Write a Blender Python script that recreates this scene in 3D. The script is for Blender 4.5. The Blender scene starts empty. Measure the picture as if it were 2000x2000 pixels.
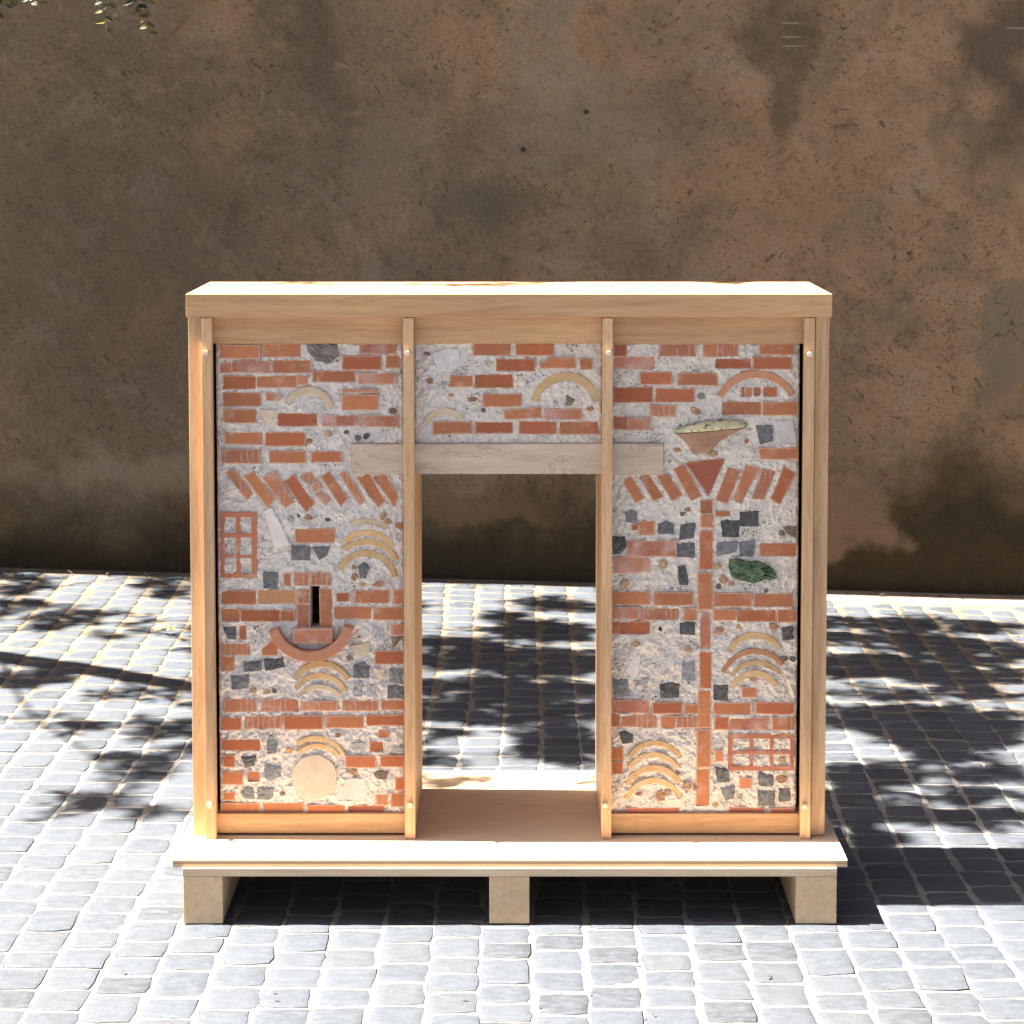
import bpy, bmesh, math, random
import numpy as np
from mathutils import Vector, Matrix, Euler

random.seed(7); np.random.seed(7)
S = bpy.context.scene
COL = S.collection
R = math.radians

# ------------------------------------------------------------------ camera
F = 4450.0; PITCH = R(4.0); CX = 1010.0; CY = 250 + F*math.tan(PITCH); H = 1.69
cd = bpy.data.cameras.new('camera'); cam = bpy.data.objects.new('camera', cd); COL.objects.link(cam)
cam.location = (0, 0, H); cam.rotation_euler = (R(90)-PITCH, 0, 0)
cd.sensor_width = 36; cd.lens = F/2000*36
cd.shift_x = (1000-CX)/2000; cd.shift_y = (CY-1000)/2000
cd.clip_start = 0.05; cd.clip_end = 300
S.camera = cam

# ------------------------------------------------------------------ light
SUNX, SUNY = 0.585, 0.018            # metres of shadow to the right / towards us per metre of height
sun_dir = Vector((-SUNX, SUNY, 1)).normalized()
W = bpy.data.worlds.new('World'); S.world = W; W.use_nodes = True
nt = W.node_tree; nt.nodes.clear()
sky = nt.nodes.new('ShaderNodeTexSky'); sky.sky_type = 'NISHITA'; sky.sun_disc = False
sky.sun_elevation = math.asin(sun_dir.z); sky.sun_rotation = R(270)
sky.air_density = 0.18; sky.dust_density = 1.7; sky.ozone_density = 0.2
bg = nt.nodes.new('ShaderNodeBackground'); bg.inputs['Strength'].default_value = 0.05
wo = nt.nodes.new('ShaderNodeOutputWorld')
nt.links.new(sky.outputs[0], bg.inputs[0]); nt.links.new(bg.outputs[0], wo.inputs[0])
sl = bpy.data.lights.new('sun', 'SUN'); sl.energy = 5.0; sl.angle = R(0.53); sl.color = (1, 0.955, 0.88)
so = bpy.data.objects.new('sun', sl); COL.objects.link(so)
so.rotation_euler = sun_dir.to_track_quat('Z', 'Y').to_euler(); so.location = (-3, 2, 6)
S.view_settings.view_transform = 'Standard'; S.view_settings.look = 'None'
S.view_settings.gamma = 1; S.view_settings.use_curve_mapping = False
S.view_settings.exposure = 3.02

# ------------------------------------------------------------------ measuring helpers
def ray(px, py):
    a = (px-CX)/F; b = (CY-py)/F
    return a, math.cos(PITCH)+b*math.sin(PITCH), -math.sin(PITCH)+b*math.cos(PITCH)
def at(px, py, Y):
    r = ray(px, py); t = Y/r[1]; return r[0]*t, H+r[2]*t
def atz(px, py, z=0.0):
    r = ray(px, py); t = (z-H)/r[2]; return r[0]*t, r[1]*t
def project(x, y, z):
    d = Vector((x, y, z-H)); f = d.y*math.cos(PITCH)-d.z*math.sin(PITCH); u = d.y*math.sin(PITCH)+d.z*math.cos(PITCH)
    return CX+F*d.x/f, CY-F*u/f

# ------------------------------------------------------------------ object helpers
def tag(o, label=None, cat=None, group=None, kind=None):
    if label: o['label'] = label
    if cat: o['category'] = cat
    if group: o['group'] = group
    if kind: o['kind'] = kind
    return o
def empty(name, loc, label, cat, group=None):
    o = bpy.data.objects.new(name, None); COL.objects.link(o); o.location = loc; o.empty_display_size = 0.1
    return tag(o, label, cat, group)
def link(name, me, mat, parent=None, kind=None, label=None):
    o = bpy.data.objects.new(name, me); COL.objects.link(o)
    if mat is not None and not me.materials: me.materials.append(mat)
    if parent is not None:
        o.parent = parent
        o.matrix_parent_inverse = Matrix.Translation(-Vector(parent.location)) if parent.type == 'EMPTY' else Matrix()
    if kind: o['kind'] = kind
    if label: o['label'] = label
    return o
def mesh(name, v, f, smooth=False):
    me = bpy.data.meshes.new(name); me.from_pydata(v, [], f); me.update()
    if smooth: me.polygons.foreach_set('use_smooth', [True]*len(me.polygons))
    return me
def board(name, x0, x1, y0, y1, z0, z1, mat, parent, bev=0.0015, skew=None):
    bm = bmesh.new(); bmesh.ops.create_cube(bm, size=1)
    for v in bm.verts:
        v.co = Vector((x0 if v.co.x < 0 else x1, y0 if v.co.y < 0 else y1, z0 if v.co.z < 0 else z1))
    if bev: bmesh.ops.bevel(bm, geom=bm.edges[:], offset=bev, segments=2, profile=0.7, affect='EDGES')
    me = bpy.data.meshes.new(name); bm.to_mesh(me); bm.free()
    # move the origin to the board's middle so that grain differs from board to board
    return link(name, me, mat, parent)

# ------------------------------------------------------------------ node helpers
class NT:
    def __init__(s, name):
        s.m = bpy.data.materials.new(name); s.m.use_nodes = True; s.t = s.m.node_tree; s.t.nodes.clear()
        s.out = s.n('ShaderNodeOutputMaterial'); s.b = s.n('ShaderNodeBsdfPrincipled')
        s.l(s.b.outputs[0], s.out.inputs[0])
    def n(s, t, **k):
        n = s.t.nodes.new(t)
        for a, b in k.items(): setattr(n, a, b)
        return n
    def l(s, a, b): s.t.links.new(a, b)
    def setin(s, sock, v):
        if hasattr(v, 'links') or isinstance(v, bpy.types.NodeSocket): s.l(v, sock)
        else: sock.default_value = v
    def math(s, op, a, b=0.0, c=0.0, clamp=False):
        n = s.n('ShaderNodeMath', operation=op, use_clamp=clamp)
        for i, v in enumerate((a, b, c)): s.setin(n.inputs[i], v)
        return n.outputs[0]
    def vmath(s, op, a, b=(0, 0, 0)):
        n = s.n('ShaderNodeVectorMath', operation=op)
        s.setin(n.inputs[0], a); s.setin(n.inputs[1], b)
        return n.outputs['Value'] if op in ('LENGTH', 'DISTANCE', 'DOT_PRODUCT') else n.outputs[0]
    def noise(s, vec, scale, detail=4, rough=0.55, dist=0.0):
        n = s.n('ShaderNodeTexNoise'); s.l(vec, n.inputs['Vector']); n.inputs['Scale'].default_value = scale
        n.inputs['Detail'].default_value = detail; n.inputs['Roughness'].default_value = rough; n.inputs['Distortion'].default_value = dist
        return n.outputs['Fac']
    def noisec(s, vec, scale, detail=2):
        n = s.n('ShaderNodeTexNoise'); s.l(vec, n.inputs['Vector']); n.inputs['Scale'].default_value = scale; n.inputs['Detail'].default_value = detail
        return n.outputs['Color']
    def ramp(s, v, a, b, lo=0.0, hi=1.0):
        n = s.n('ShaderNodeMapRange', interpolation_type='SMOOTHSTEP'); s.setin(n.inputs[0], v)
        n.inputs[1].default_value = a; n.inputs[2].default_value = b; n.inputs[3].default_value = lo; n.inputs[4].default_value = hi
        return n.outputs[0]
    def mix(s, f, a, b, mode='MIX'):
        n = s.n('ShaderNodeMix', data_type='RGBA', blend_type=mode); s.setin(n.inputs[0], f)
        for i, v in ((6, a), (7, b)):
            if isinstance(v, tuple): n.inputs[i].default_value = (*v, 1)
            else: s.l(v, n.inputs[i])
        return n.outputs[2]
    def scale(s, vec, sc, loc=(0, 0, 0)):
        n = s.n('ShaderNodeMapping'); s.l(vec, n.inputs[0]); n.inputs['Scale'].default_value = sc; n.inputs['Location'].default_value = loc
        return n.outputs[0]
    def pos(s): return s.n('ShaderNodeNewGeometry').outputs['Position']
    def obj(s): return s.n('ShaderNodeTexCoord').outputs['Object']
    def rnd(s): return s.n('ShaderNodeObjectInfo').outputs['Random']
    def isl(s): return s.n('ShaderNodeNewGeometry').outputs['Random Per Island']
    def bump(s, h, strength=0.5, dist=0.002):
        n = s.n('ShaderNodeBump'); s.l(h, n.inputs['Height']); n.inputs['Strength'].default_value = strength; n.inputs['Distance'].default_value = dist
        s.l(n.outputs[0], s.b.inputs['Normal'])
    def done(s, col, rough=0.8, spec=0.3):
        s.setin(s.b.inputs['Base Color'], (*col, 1) if isinstance(col, tuple) else col)
        s.setin(s.b.inputs['Roughness'], rough); s.b.inputs['Specular IOR Level'].default_value = spec
        return s.m
    def combine(s, x, y, z):
        n = s.n('ShaderNodeCombineXYZ')
        for i, v in enumerate((x, y, z)): s.setin(n.inputs[i], v)
        return n.outputs[0]
    def sep(s, v):
        n = s.n('ShaderNodeSeparateXYZ'); s.l(v, n.inputs[0]); return n.outputs

def wood(name, axis, light, dark, ring=1.0, contrast=0.6, rough=0.55):
    t = NT(name); r = t.rnd(); p = t.pos()
    off = t.combine(t.math('MULTIPLY', r, 7.3), t.math('MULTIPLY', r, 3.1), t.math('MULTIPLY', r, 5.7))
    v = t.vmath('ADD', p, off)
    st = [1, 1, 1]; st[axis] = 0.06
    warp = t.noisec(t.scale(v, tuple(st)), 6)
    w = t.vmath('ADD', t.scale(v, tuple(st)), t.vmath('SCALE', t.vmath('SUBTRACT', warp, (0.5, 0.5, 0.5))))
    sc = w.node.inputs[1].links[0].from_node; sc.inputs['Scale'].default_value = 0.03
    a = t.noise(w, 60*ring, 3, 0.6, 0.3)
    b = t.noise(w, 330*ring, 3, 0.6)
    big = t.noise(v, 3.0, 2)
    f = t.math('ADD', t.math('MULTIPLY', t.ramp(a, 0.35, 0.68), contrast), t.math('MULTIPLY', t.ramp(b, 0.45, 0.66), 0.5), clamp=True)
    c = t.mix(f, light, dark)
    tint = t.mix(t.ramp(big, 0.3, 0.7), (0.90, 0.89, 0.86), (1.06, 1.04, 1.0))
    c = t.mix(1.0, c, tint, 'MULTIPLY')
    tone = t.mix(r, (0.94, 0.92, 0.90), (1.05, 1.04, 1.03))
    c = t.mix(1.0, c, tone, 'MULTIPLY')
    t.bump(t.math('ADD', b, a), 0.25, 0.0008)
    return t.done(c, rough, 0.35)

OAK_L, OAK_D = (0.555, 0.345, 0.178), (0.415, 0.235, 0.110)
M = {}
M['oak_x'] = wood('oak_along_x', 0, OAK_L, OAK_D)
M['oak_z'] = wood('oak_along_z', 2, (0.61, 0.412, 0.238), (0.45, 0.280, 0.148), 1.3, 0.75)
M['oak_y'] = wood('oak_along_y', 1, OAK_L, OAK_D)
M['pale_x'] = wood('birch_along_x', 0, (0.66, 0.55, 0.39), (0.54, 0.42, 0.27), 0.7, 0.45)
M['pale_y'] = wood('pine_block', 1, (0.65, 0.50, 0.315), (0.53, 0.385, 0.225), 0.9, 0.6)
M['peg'] = NT('peg_wood').done((0.72, 0.60, 0.46), 0.5)

def ply():
    t = NT('plywood_edge'); p = t.pos(); s = t.sep(p)
    w = t.noise(t.scale(p, (0.35, 1, 1)), 6, 3)
    z = t.math('ADD', t.math('MULTIPLY', s[2], 330.0), t.math('MULTIPLY', w, 0.8))
    f = t.ramp(t.math('ABSOLUTE', t.math('SINE', z)), 0.25, 0.75)
    g = t.noise(t.scale(p, (0.05, 1, 1)), 250, 3)
    nrm = t.sep(t.n('ShaderNodeNewGeometry').outputs['Normal'])
    side = t.mix(f, (0.30, 0.195, 0.115), (0.50, 0.37, 0.24))
    top = t.mix(t.ramp(g, 0.3, 0.7), (0.69, 0.525, 0.35), (0.60, 0.44, 0.28))
    c = t.mix(t.ramp(nrm[2], 0.4, 0.6), side, top)
    t.bump(g, 0.2, 0.0006)
    return t.done(c, 0.55)
M['ply'] = ply()

def brick(name, base, pale, scored=False, smear=0.55):
    t = NT(name); p = t.pos(); r = t.rnd()
    v = t.vmath('ADD', p, t.combine(t.math('MULTIPLY', r, 11.0), 0.0, t.math('MULTIPLY', r, 5.0)))
    a = t.noise(v, 40, 5, 0.6); b = t.noise(v, 420, 4, 0.65); g = t.noise(v, 1500, 2)
    hot = tuple(min(1, q*k) for q, k in zip(base, (1.10, 1.06, 0.92)))
    c = t.mix(t.ramp(a, 0.32, 0.68), base, hot)
    tone = t.mix(r, (0.84, 0.80, 0.80), (1.12, 1.12, 1.10))
    c = t.mix(1.0, c, tone, 'MULTIPLY')
    c = t.mix(t.ramp(b, 0.5, 0.78, 0, 0.35), c, (0.20, 0.08, 0.05))
    c = t.mix(t.ramp(t.noise(t.vmath('ADD', v, (1, 8, 2)), 75, 4, 0.6), 0.52, 0.72, 0, 0.4), c, (0.33, 0.16, 0.11))
    sm = t.noise(t.vmath('ADD', v, (3, 1, 7)), 28, 5, 0.65)
    c = t.mix(t.ramp(sm, 0.60-0.18*smear, 0.80-0.1*smear, 0, 0.75), c, pale)
    ra = t.n('ShaderNodeAttribute'); ra.attribute_name = 'rim'
    rm = t.math('ADD', ra.outputs['Fac'], t.math('MULTIPLY', t.math('SUBTRACT', t.noise(v, 130, 4, 0.7), 0.5), 1.5))
    c = t.mix(t.ramp(rm, 0.45, 1.05, 0, 0.72), c, (0.60, 0.43, 0.33))
    if scored:
        s = t.sep(t.obj())
        w = t.noise(v, 60, 3)
        x = t.math('ADD', t.math('MULTIPLY', s[0], 260.0), t.math('MULTIPLY', w, 2.6))
        z = t.math('ADD', t.math('MULTIPLY', s[2], 640.0), t.math('MULTIPLY', w, 1.5))
        k = t.ramp(t.math('ABSOLUTE', t.math('SINE', x)), 0.962, 0.992)
        k2 = t.ramp(t.math('ABSOLUTE', t.math('SINE', z)), 0.955, 0.99)
        gate = t.ramp(t.noise(v, 32, 2), 0.42, 0.52); gate2 = t.ramp(t.noise(t.vmath('ADD', v, (9, 2, 1)), 30, 2), 0.5, 0.58)
        f = t.math('MAXIMUM', t.math('MULTIPLY', k, gate), t.math('MULTIPLY', t.math('MULTIPLY', k2, gate2), 0.55))
        c = t.mix(t.math('MULTIPLY', f, 0.6), c, (0.60, 0.46, 0.38))
    t.bump(t.math('ADD', b, t.math('MULTIPLY', g, 0.5)), 0.5, 0.0012)
    return t.done(c, 0.82, 0.25)
M['b'] = brick('terracotta_brick', (0.395, 0.158, 0.078), (0.53, 0.32, 0.215))
M['bd'] = brick('deep_red_brick', (0.375, 0.125, 0.060), (0.50, 0.25, 0.17), smear=0.25)
M['bp'] = brick('pink_smeared_brick', (0.42, 0.17, 0.105), (0.54, 0.38, 0.33), smear=1.0)
M['bl'] = brick('light_orange_brick', (0.44, 0.175, 0.09), (0.55, 0.33, 0.22), smear=0.4)
M['bs'] = brick('scored_brick', (0.39, 0.165, 0.095), (0.55, 0.36, 0.28), True, 0.5)
M['bt'] = brick('tan_brick', (0.50, 0.26, 0.13), (0.55, 0.38, 0.27), smear=0.5)
M['key'] = brick('dark_red_keystone', (0.325, 0.105, 0.070), (0.40, 0.17, 0.12), smear=0.2)
M['trough'] = brick('pink_terracotta', (0.50, 0.24, 0.15), (0.55, 0.34, 0.25), smear=0.5)
M['grille'] = brick('grille_terracotta', (0.42, 0.17, 0.10), (0.55, 0.36, 0.28), smear=0.7)

def stone(name, c1, c2, c3, sc=90, spec=0.4, rough=0.6):
    t = NT(name); p = t.pos(); r = t.rnd()
    v = t.vmath('ADD', p, t.combine(t.math('MULTIPLY', r, 4.0), 0.0, t.math('MULTIPLY', r, 9.0)))
    a = t.noise(v, sc, 5, 0.65, 0.6); b = t.noise(v, sc*7, 3, 0.6)
    c = t.mix(t.ramp(a, 0.36, 0.64), c1, c2)
    c = t.mix(t.ramp(b, 0.58, 0.76, 0, 0.6), c, c3)
    c = t.mix(1.0, c, t.mix(r, (0.8, 0.8, 0.8), (1.2, 1.2, 1.2)), 'MULTIPLY')
    t.bump(t.math('ADD', a, b), 0.6, 0.002)
    return t.done(c, rough, spec)
M['black'] = stone('black_stone', (0.042, 0.042, 0.042), (0.10, 0.10, 0.097), (0.34, 0.33, 0.31))
M['dark'] = stone('dark_grey_stone', (0.082, 0.084, 0.085), (0.165, 0.168, 0.166), (0.38, 0.37, 0.35))
M['slate'] = stone('slate_stone', (0.16, 0.17, 0.178), (0.23, 0.238, 0.242), (0.36, 0.355, 0.345), 50)
M['grey'] = stone('grey_mottled_stone', (0.24, 0.24, 0.24), (0.46, 0.45, 0.43), (0.60, 0.57, 0.53))
M['brown'] = stone('brown_stone', (0.13, 0.095, 0.065), (0.22, 0.17, 0.12), (0.34, 0.28, 0.22))
M['flint'] = stone('flint_stone', (0.15, 0.12, 0.10), (0.27, 0.23, 0.20), (0.38, 0.35, 0.32), 45)
M['beige'] = stone('beige_stone', (0.58, 0.47, 0.35), (0.62, 0.52, 0.41), (0.54, 0.43, 0.31), 30, 0.25, 0.8)
M['pale'] = stone('pale_shard', (0.60, 0.53, 0.47), (0.66, 0.60, 0.55), (0.56, 0.50, 0.44), 30, 0.25, 0.8)
M['ash'] = stone('ash_plaster', (0.52, 0.495, 0.465), (0.62, 0.59, 0.55), (0.46, 0.44, 0.415), 25, 0.2, 0.85)
M['tanp'] = stone('tan_pebble', (0.36, 0.22, 0.11), (0.48, 0.33, 0.18), (0.55, 0.44, 0.32), 60)
M['rust'] = stone('rust_pebble', (0.28, 0.14, 0.075), (0.38, 0.21, 0.12), (0.5, 0.38, 0.28), 60)
t = NT('green_breccia'); p = t.pos(); a = t.noise(p, 95, 4, 0.7, 1.2); b = t.noise(p, 480, 3, 0.7)
cc = t.mix(t.ramp(a, 0.38, 0.52), (0.012, 0.018, 0.013), (0.105, 0.19, 0.085)); cc = t.mix(t.ramp(b, 0.56, 0.66, 0, 0.8), cc, (0.34, 0.44, 0.28))
t.bump(t.math('ADD', a, b), 0.8, 0.006); M['green'] = t.done(cc, 0.45, 0.5)
M['ochre'] = stone('ochre_tile', (0.52, 0.325, 0.14), (0.57, 0.41, 0.23), (0.62, 0.50, 0.34), 40, 0.25, 0.75)
M['buff'] = stone('buff_tile', (0.58, 0.44, 0.28), (0.62, 0.50, 0.36), (0.60, 0.52, 0.42), 40, 0.25, 0.75)
M['tile'] = stone('terracotta_tile', (0.42, 0.19, 0.10), (0.46, 0.24, 0.13), (0.5, 0.32, 0.2), 40, 0.25, 0.75)
t = NT('spotted_glaze'); p = t.pos(); a = t.noise(p, 22, 4); b = t.noise(p, 85, 3, 0.6); x_ = t.sep(p)[0]
cc = t.mix(t.ramp(a, 0.4, 0.6), (0.56, 0.50, 0.28), (0.36, 0.38, 0.22)); cc = t.mix(t.ramp(x_, 0.30, 0.345, 0.8, 0), cc, (0.16, 0.19, 0.19))
cc = t.mix(t.ramp(b, 0.57, 0.63), cc, (0.03, 0.035, 0.028)); t.bump(a, 0.5, 0.004); M['glaze'] = t.done(cc, 0.25, 0.6)
M['bowl'] = stone('bowl_clay', (0.29, 0.165, 0.108), (0.37, 0.23, 0.155), (0.46, 0.34, 0.26), 30, 0.25, 0.8)

def lintel():
    t = NT('travertine'); p = t.pos()
    v = t.scale(p, (1, 1, 3.4))
    a = t.noise(v, 9, 6, 0.6, 0.5); b = t.noise(t.scale(p, (1, 1, 2)), 160, 4, 0.65)
    vein = t.ramp(t.math('ABSOLUTE', t.math('SUBTRACT', t.noise(v, 6, 3, 0.5, 1.0), 0.5)), 0.0, 0.02, 1, 0)
    c = t.mix(t.ramp(a, 0.3, 0.7), (0.45, 0.35, 0.255), (0.57, 0.46, 0.35))
    c = t.mix(t.math('MULTIPLY', vein, 0.45), c, (0.25, 0.19, 0.14))
    c = t.mix(t.ramp(b, 0.55, 0.75, 0, 0.35), c, (0.33, 0.27, 0.21))
    t.bump(b, 0.4, 0.001)
    return t.done(c, 0.75, 0.25)
M['lintel'] = lintel()

def mortar():
    t = NT('lime_mortar'); p = t.pos()
    at_ = t.n('ShaderNodeAttribute'); at_.attribute_name = 'pointing'; pt = at_.outputs['Fac']
    big = t.noise(p, 5.5, 4, 0.6); med = t.noise(p, 30, 6, 0.68, 0.5); fine = t.noise(p, 330, 4, 0.75); grit = t.noise(p, 900, 2, 0.6)
    x = t.sep(p)[0]
    warm = t.math('ADD', t.ramp(x, -0.35, 0.2, -0.14, 0.16), big)
    c = t.mix(t.ramp(warm, 0.36, 0.66), (0.84, 0.77, 0.69), (0.86, 0.775, 0.665))
    c = t.mix(t.ramp(med, 0.52, 0.72, 0, 0.42), c, (0.46, 0.43, 0.40))
    c = t.mix(t.ramp(med, 0.30, 0.44, 0.6, 0), c, (0.80, 0.75, 0.68))
    c = t.mix(t.ramp(fine, 0.54, 0.70, 0, 0.32), c, (0.38, 0.355, 0.33))
    c = t.mix(t.ramp(grit, 0.65, 0.74, 0, 0.4), c, (0.16, 0.145, 0.13))
    # sand and gravel grains in the mix, denser in places
    dens = t.noise(p, 15, 4)
    for sc, th, col, lo, hi in ((230, 0.26, (0.055, 0.05, 0.046), 0.42, 0.68), (450, 0.28, (0.13, 0.105, 0.08), 0.40, 0.66), (150, 0.25, (0.26, 0.155, 0.09), 0.52, 0.72)):
        n = t.n('ShaderNodeTexVoronoi'); n.inputs['Scale'].default_value = sc
        w = t.vmath('ADD', p, t.vmath('SCALE', t.noisec(p, 260)))
        w.node.inputs[1].links[0].from_node.inputs['Scale'].default_value = 0.006
        t.l(w, n.inputs['Vector'])
        cellr = t.sep(n.outputs['Color'])[0]
        size = t.math('MULTIPLY', t.ramp(t.math('ADD', cellr, t.math('MULTIPLY', t.ramp(dens, lo, hi), 0.36)), 0.82, 1.38), th*2.0)
        k = t.ramp(t.math('SUBTRACT', n.outputs['Distance'], size), -0.04, 0.04, 1, 0)
        k = t.math('MULTIPLY', k, t.math('SUBTRACT', 1.0, t.math('MULTIPLY', pt, 0.75)))
        c = t.mix(t.math('MULTIPLY', k, t.ramp(size, 0.02, 0.08)), c, col)
    # cleaner, paler lime where the joints were pointed against the blocks
    c = t.mix(t.math('MULTIPLY', t.ramp(pt, 0.25, 0.85), t.ramp(med, 0.62, 0.42, 0.25, 0.75)), c, (0.82, 0.735, 0.645))
    t.bump(t.math('ADD', t.math('MULTIPLY', med, 2.2), fine), 0.8, 0.006)
    return t.done(c, 0.9, 0.15)
M['mortar'] = mortar()

def cobble():
    t = NT('basalt_cobble'); p = t.pos(); r = t.math('FRACT', t.math('ADD', t.math('MULTIPLY', t.rnd(), 3.7), t.isl()))
    a = t.noise(t.scale(p, (1, 2.2, 1)), 26, 6, 0.62, 0.5); b = t.noise(p, 330, 4, 0.65)
    big = t.noise(p, 1.3, 2)
    c = t.mix(r, (0.043, 0.049, 0.058), (0.060, 0.066, 0.076))
    c = t.mix(t.ramp(r, 0.90, 0.94, 0, 0.5), c, (0.056, 0.054, 0.052))
    c = t.mix(t.ramp(r, 0.10, 0.14, 0.7, 0), c, (0.034, 0.036, 0.040))
    c = t.mix(t.ramp(a, 0.35, 0.70, 0, 0.8), c, (0.072, 0.080, 0.093))
    c = t.mix(t.ramp(b, 0.55, 0.8, 0, 0.5), c, (0.12, 0.122, 0.125))
    c = t.mix(t.ramp(a, 0.66, 0.78, 0, 0.4), c, (0.125, 0.122, 0.116))
    c = t.mix(t.ramp(a, 0.24, 0.36, 0.4, 0), c, (0.040, 0.042, 0.047))
    c = t.mix(t.ramp(big, 0.5, 0.75, 0, 0.3), c, (0.068, 0.067, 0.067))
    t.bump(t.math('ADD', t.math('MULTIPLY', a, 1.4), t.math('MULTIPLY', b, 0.6)), 0.55, 0.006)
    return t.done(c, 0.62, 0.3)
M['cobble'] = cobble()

def sand():
    t = NT('joint_sand'); p = t.pos()
    y = t.sep(p)[1]
    a = t.noise(p, 9, 5, 0.6); b = t.noise(p, 240, 4, 0.7)
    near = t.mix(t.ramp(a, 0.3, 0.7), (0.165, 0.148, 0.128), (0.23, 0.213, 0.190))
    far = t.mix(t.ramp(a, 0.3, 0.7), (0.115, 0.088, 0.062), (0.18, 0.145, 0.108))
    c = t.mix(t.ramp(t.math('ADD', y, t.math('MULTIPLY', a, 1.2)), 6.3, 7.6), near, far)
    c = t.mix(t.ramp(b, 0.5, 0.75, 0, 0.6), c, (0.12, 0.10, 0.08))
    c = t.mix(t.ramp(t.noise(t.vmath('ADD', p, (4, 4, 4)), 22, 5, 0.65), 0.54, 0.68, 0, 0.4), c, (0.080, 0.068, 0.054))
    # paving beyond the stones that are built one by one
    s = t.sep(p)
    bt = t.n('ShaderNodeTexBrick'); t.l(p, bt.inputs['Vector']); bt.inputs['Scale'].default_value = 4.6
    bt.inputs['Mortar Size'].default_value = 0.03; bt.inputs['Brick Width'].default_value = 0.5; bt.inputs['Row Height'].default_value = 0.5
    bt.inputs['Color1'].default_value = (0.08, 0.086, 0.096, 1); bt.inputs['Color2'].default_value = (0.12, 0.126, 0.135, 1); bt.inputs['Mortar'].default_value = (0.20, 0.18, 0.155, 1)
    out = t.math('MAXIMUM', t.ramp(t.math('ABSOLUTE', s[0]), 4.59, 4.6), t.ramp(s[1], 1.0, 1.01, 1, 0))
    c = t.mix(out, c, bt.outputs['Color'])
    t.bump(b, 0.7, 0.003)
    return t.done(c, 0.95, 0.1)
M['sand'] = sand()

# ------------------------------------------------------------------ the ground
YW = 8.42                                   # wall plane
def gz(x, y):
    k = min(1, max(0, (y-5.6)/2.6)); k = k*k*(3-2*k)
    return -0.028*max(-4, min(4, x))*k + 0.003*math.sin(2.1*x+1.3)*math.sin(1.7*y)*min(1, max(0, (y-5.5)/0.6))
SANDZ = -0.0006
xs = [-60, -20] + [q*0.2 for q in range(-40, 41)] + [20, 60]
ys = [-60, -20, -5] + [q*0.2 for q in range(0, 48)] + [20, 60]
gv = [(x, y, gz(x, min(y, 9)) + SANDZ) for y in ys for x in xs]; nx = len(xs)
gf = [(j*nx+i, j*nx+i+1, (j+1)*nx+i+1, (j+1)*nx+i) for j in range(len(ys)-1) for i in range(nx-1)]
ground = link('ground', mesh('ground', gv, gf, True), M['sand'])
tag(ground, 'paved courtyard ground of grey cobbles with sandy joints', 'ground', kind='structure')

def cobble_mesh(k):
    rnd = random.Random(k); n = 12; v = []; f = []
    base = []
    c = [(-1, -1), (-.33, -1), (.33, -1), (1, -1), (1, -.33), (1, .33), (1, 1), (.33, 1), (-.33, 1), (-1, 1), (-1, .33), (-1, -.33)]
    cut = {0: rnd.uniform(.92, 1.0), 3: rnd.uniform(.92, 1.0), 6: rnd.uniform(.92, 1.0), 9: rnd.uniform(.92, 1.0)}
    for i, (a, b) in enumerate(c):
        s = cut.get(i, 1.0); base.append((a*s*.5+rnd.uniform(-.03, .03), b*s*.5+rnd.uniform(-.03, .03)))
    for (sc, z, jit) in ((1.02, -0.05, 0), (1.0, -0.0015, 0.0003), (0.935, -0.0001, 0.0003), (0.58, 0.0004, 0.0006)):
        for a, b in base: v.append((a*sc, b*sc, z+rnd.uniform(-jit, jit)))
    v.append((rnd.uniform(-.08, .08), rnd.uniform(-.08, .08), 0.0008))
    for r in range(3):
        for i in range(n): f.append((r*n+i, r*n+(i+1) % n, (r+1)*n+(i+1) % n, (r+1)*n+i))
    for i in range(n): f.append((3*n+i, 3*n+(i+1) % n, 4*n))
    return v, f
variants = [cobble_mesh(100+k) for k in range(18)]
vmeshes = [mesh('cobblestone', v, f, True) for v, f in variants]
for me in vmeshes: me.materials.append(M['cobble'])
stones = []
rng = random.Random(11)
colw = 0.1075; nc = int(4.6/colw)
for ci in range(-nc, nc+1):
    x0 = ci*colw; y = 1.0 + rng.uniform(0, 0.02)
    wob = rng.uniform(-.004, .004)
    while y < 8.40:
        L = rng.uniform(0.088, 0.121)
        if rng.random() < 0.06: L *= 1.22
        far = min(1, max(0, (y-6.0)/1.2))
        jx = rng.uniform(0.003, 0.009)+0.008*far; jy = rng.uniform(0.0015, 0.006)+0.008*far
        yy = y+L/2
        xx = x0+wob+0.006*math.sin(yy*2.3+ci*.7)+rng.uniform(-.003, .003)+0.02*math.sin(yy*0.9+1)
        if yy+L/2 < YW-0.02:
            stones.append((xx, yy, colw-jx, L-jy, rng.randrange(18), rng.uniform(-.035, .035), rng.choice((1, -1)), rng.choice((1, -1)),
                           rng.uniform(-.0002, .0006), rng.gauss(0, .004), rng.gauss(0, .004)))
        y += L
KERB_X0 = 0.55
stones = [s for s in stones if not (s[0] > KERB_X0-0.03 and s[1] > YW-0.24)]
def stone_matrix(s):
    x, y, w, l, k, rz, fx, fy, dz, tx, ty = s
    return Matrix.Translation((x, y, gz(x, y)+dz)) @ Euler((tx, ty, rz)).to_matrix().to_4x4() @ Matrix.Diagonal((w*fx, l*fy, 1, 1))
inview = []
for i, s in enumerate(stones):
    px, py = project(s[0], s[1], gz(s[0], s[1]))
    hid = 4.80 < s[1] < 6.9 and -0.68 < s[0] < 0.62 and not (s[1] > 5.55 and 830 < px < 1160)
    if -30 < px < 2030 and py < 2030 and not hid: inview.append((s[1], i))
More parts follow.
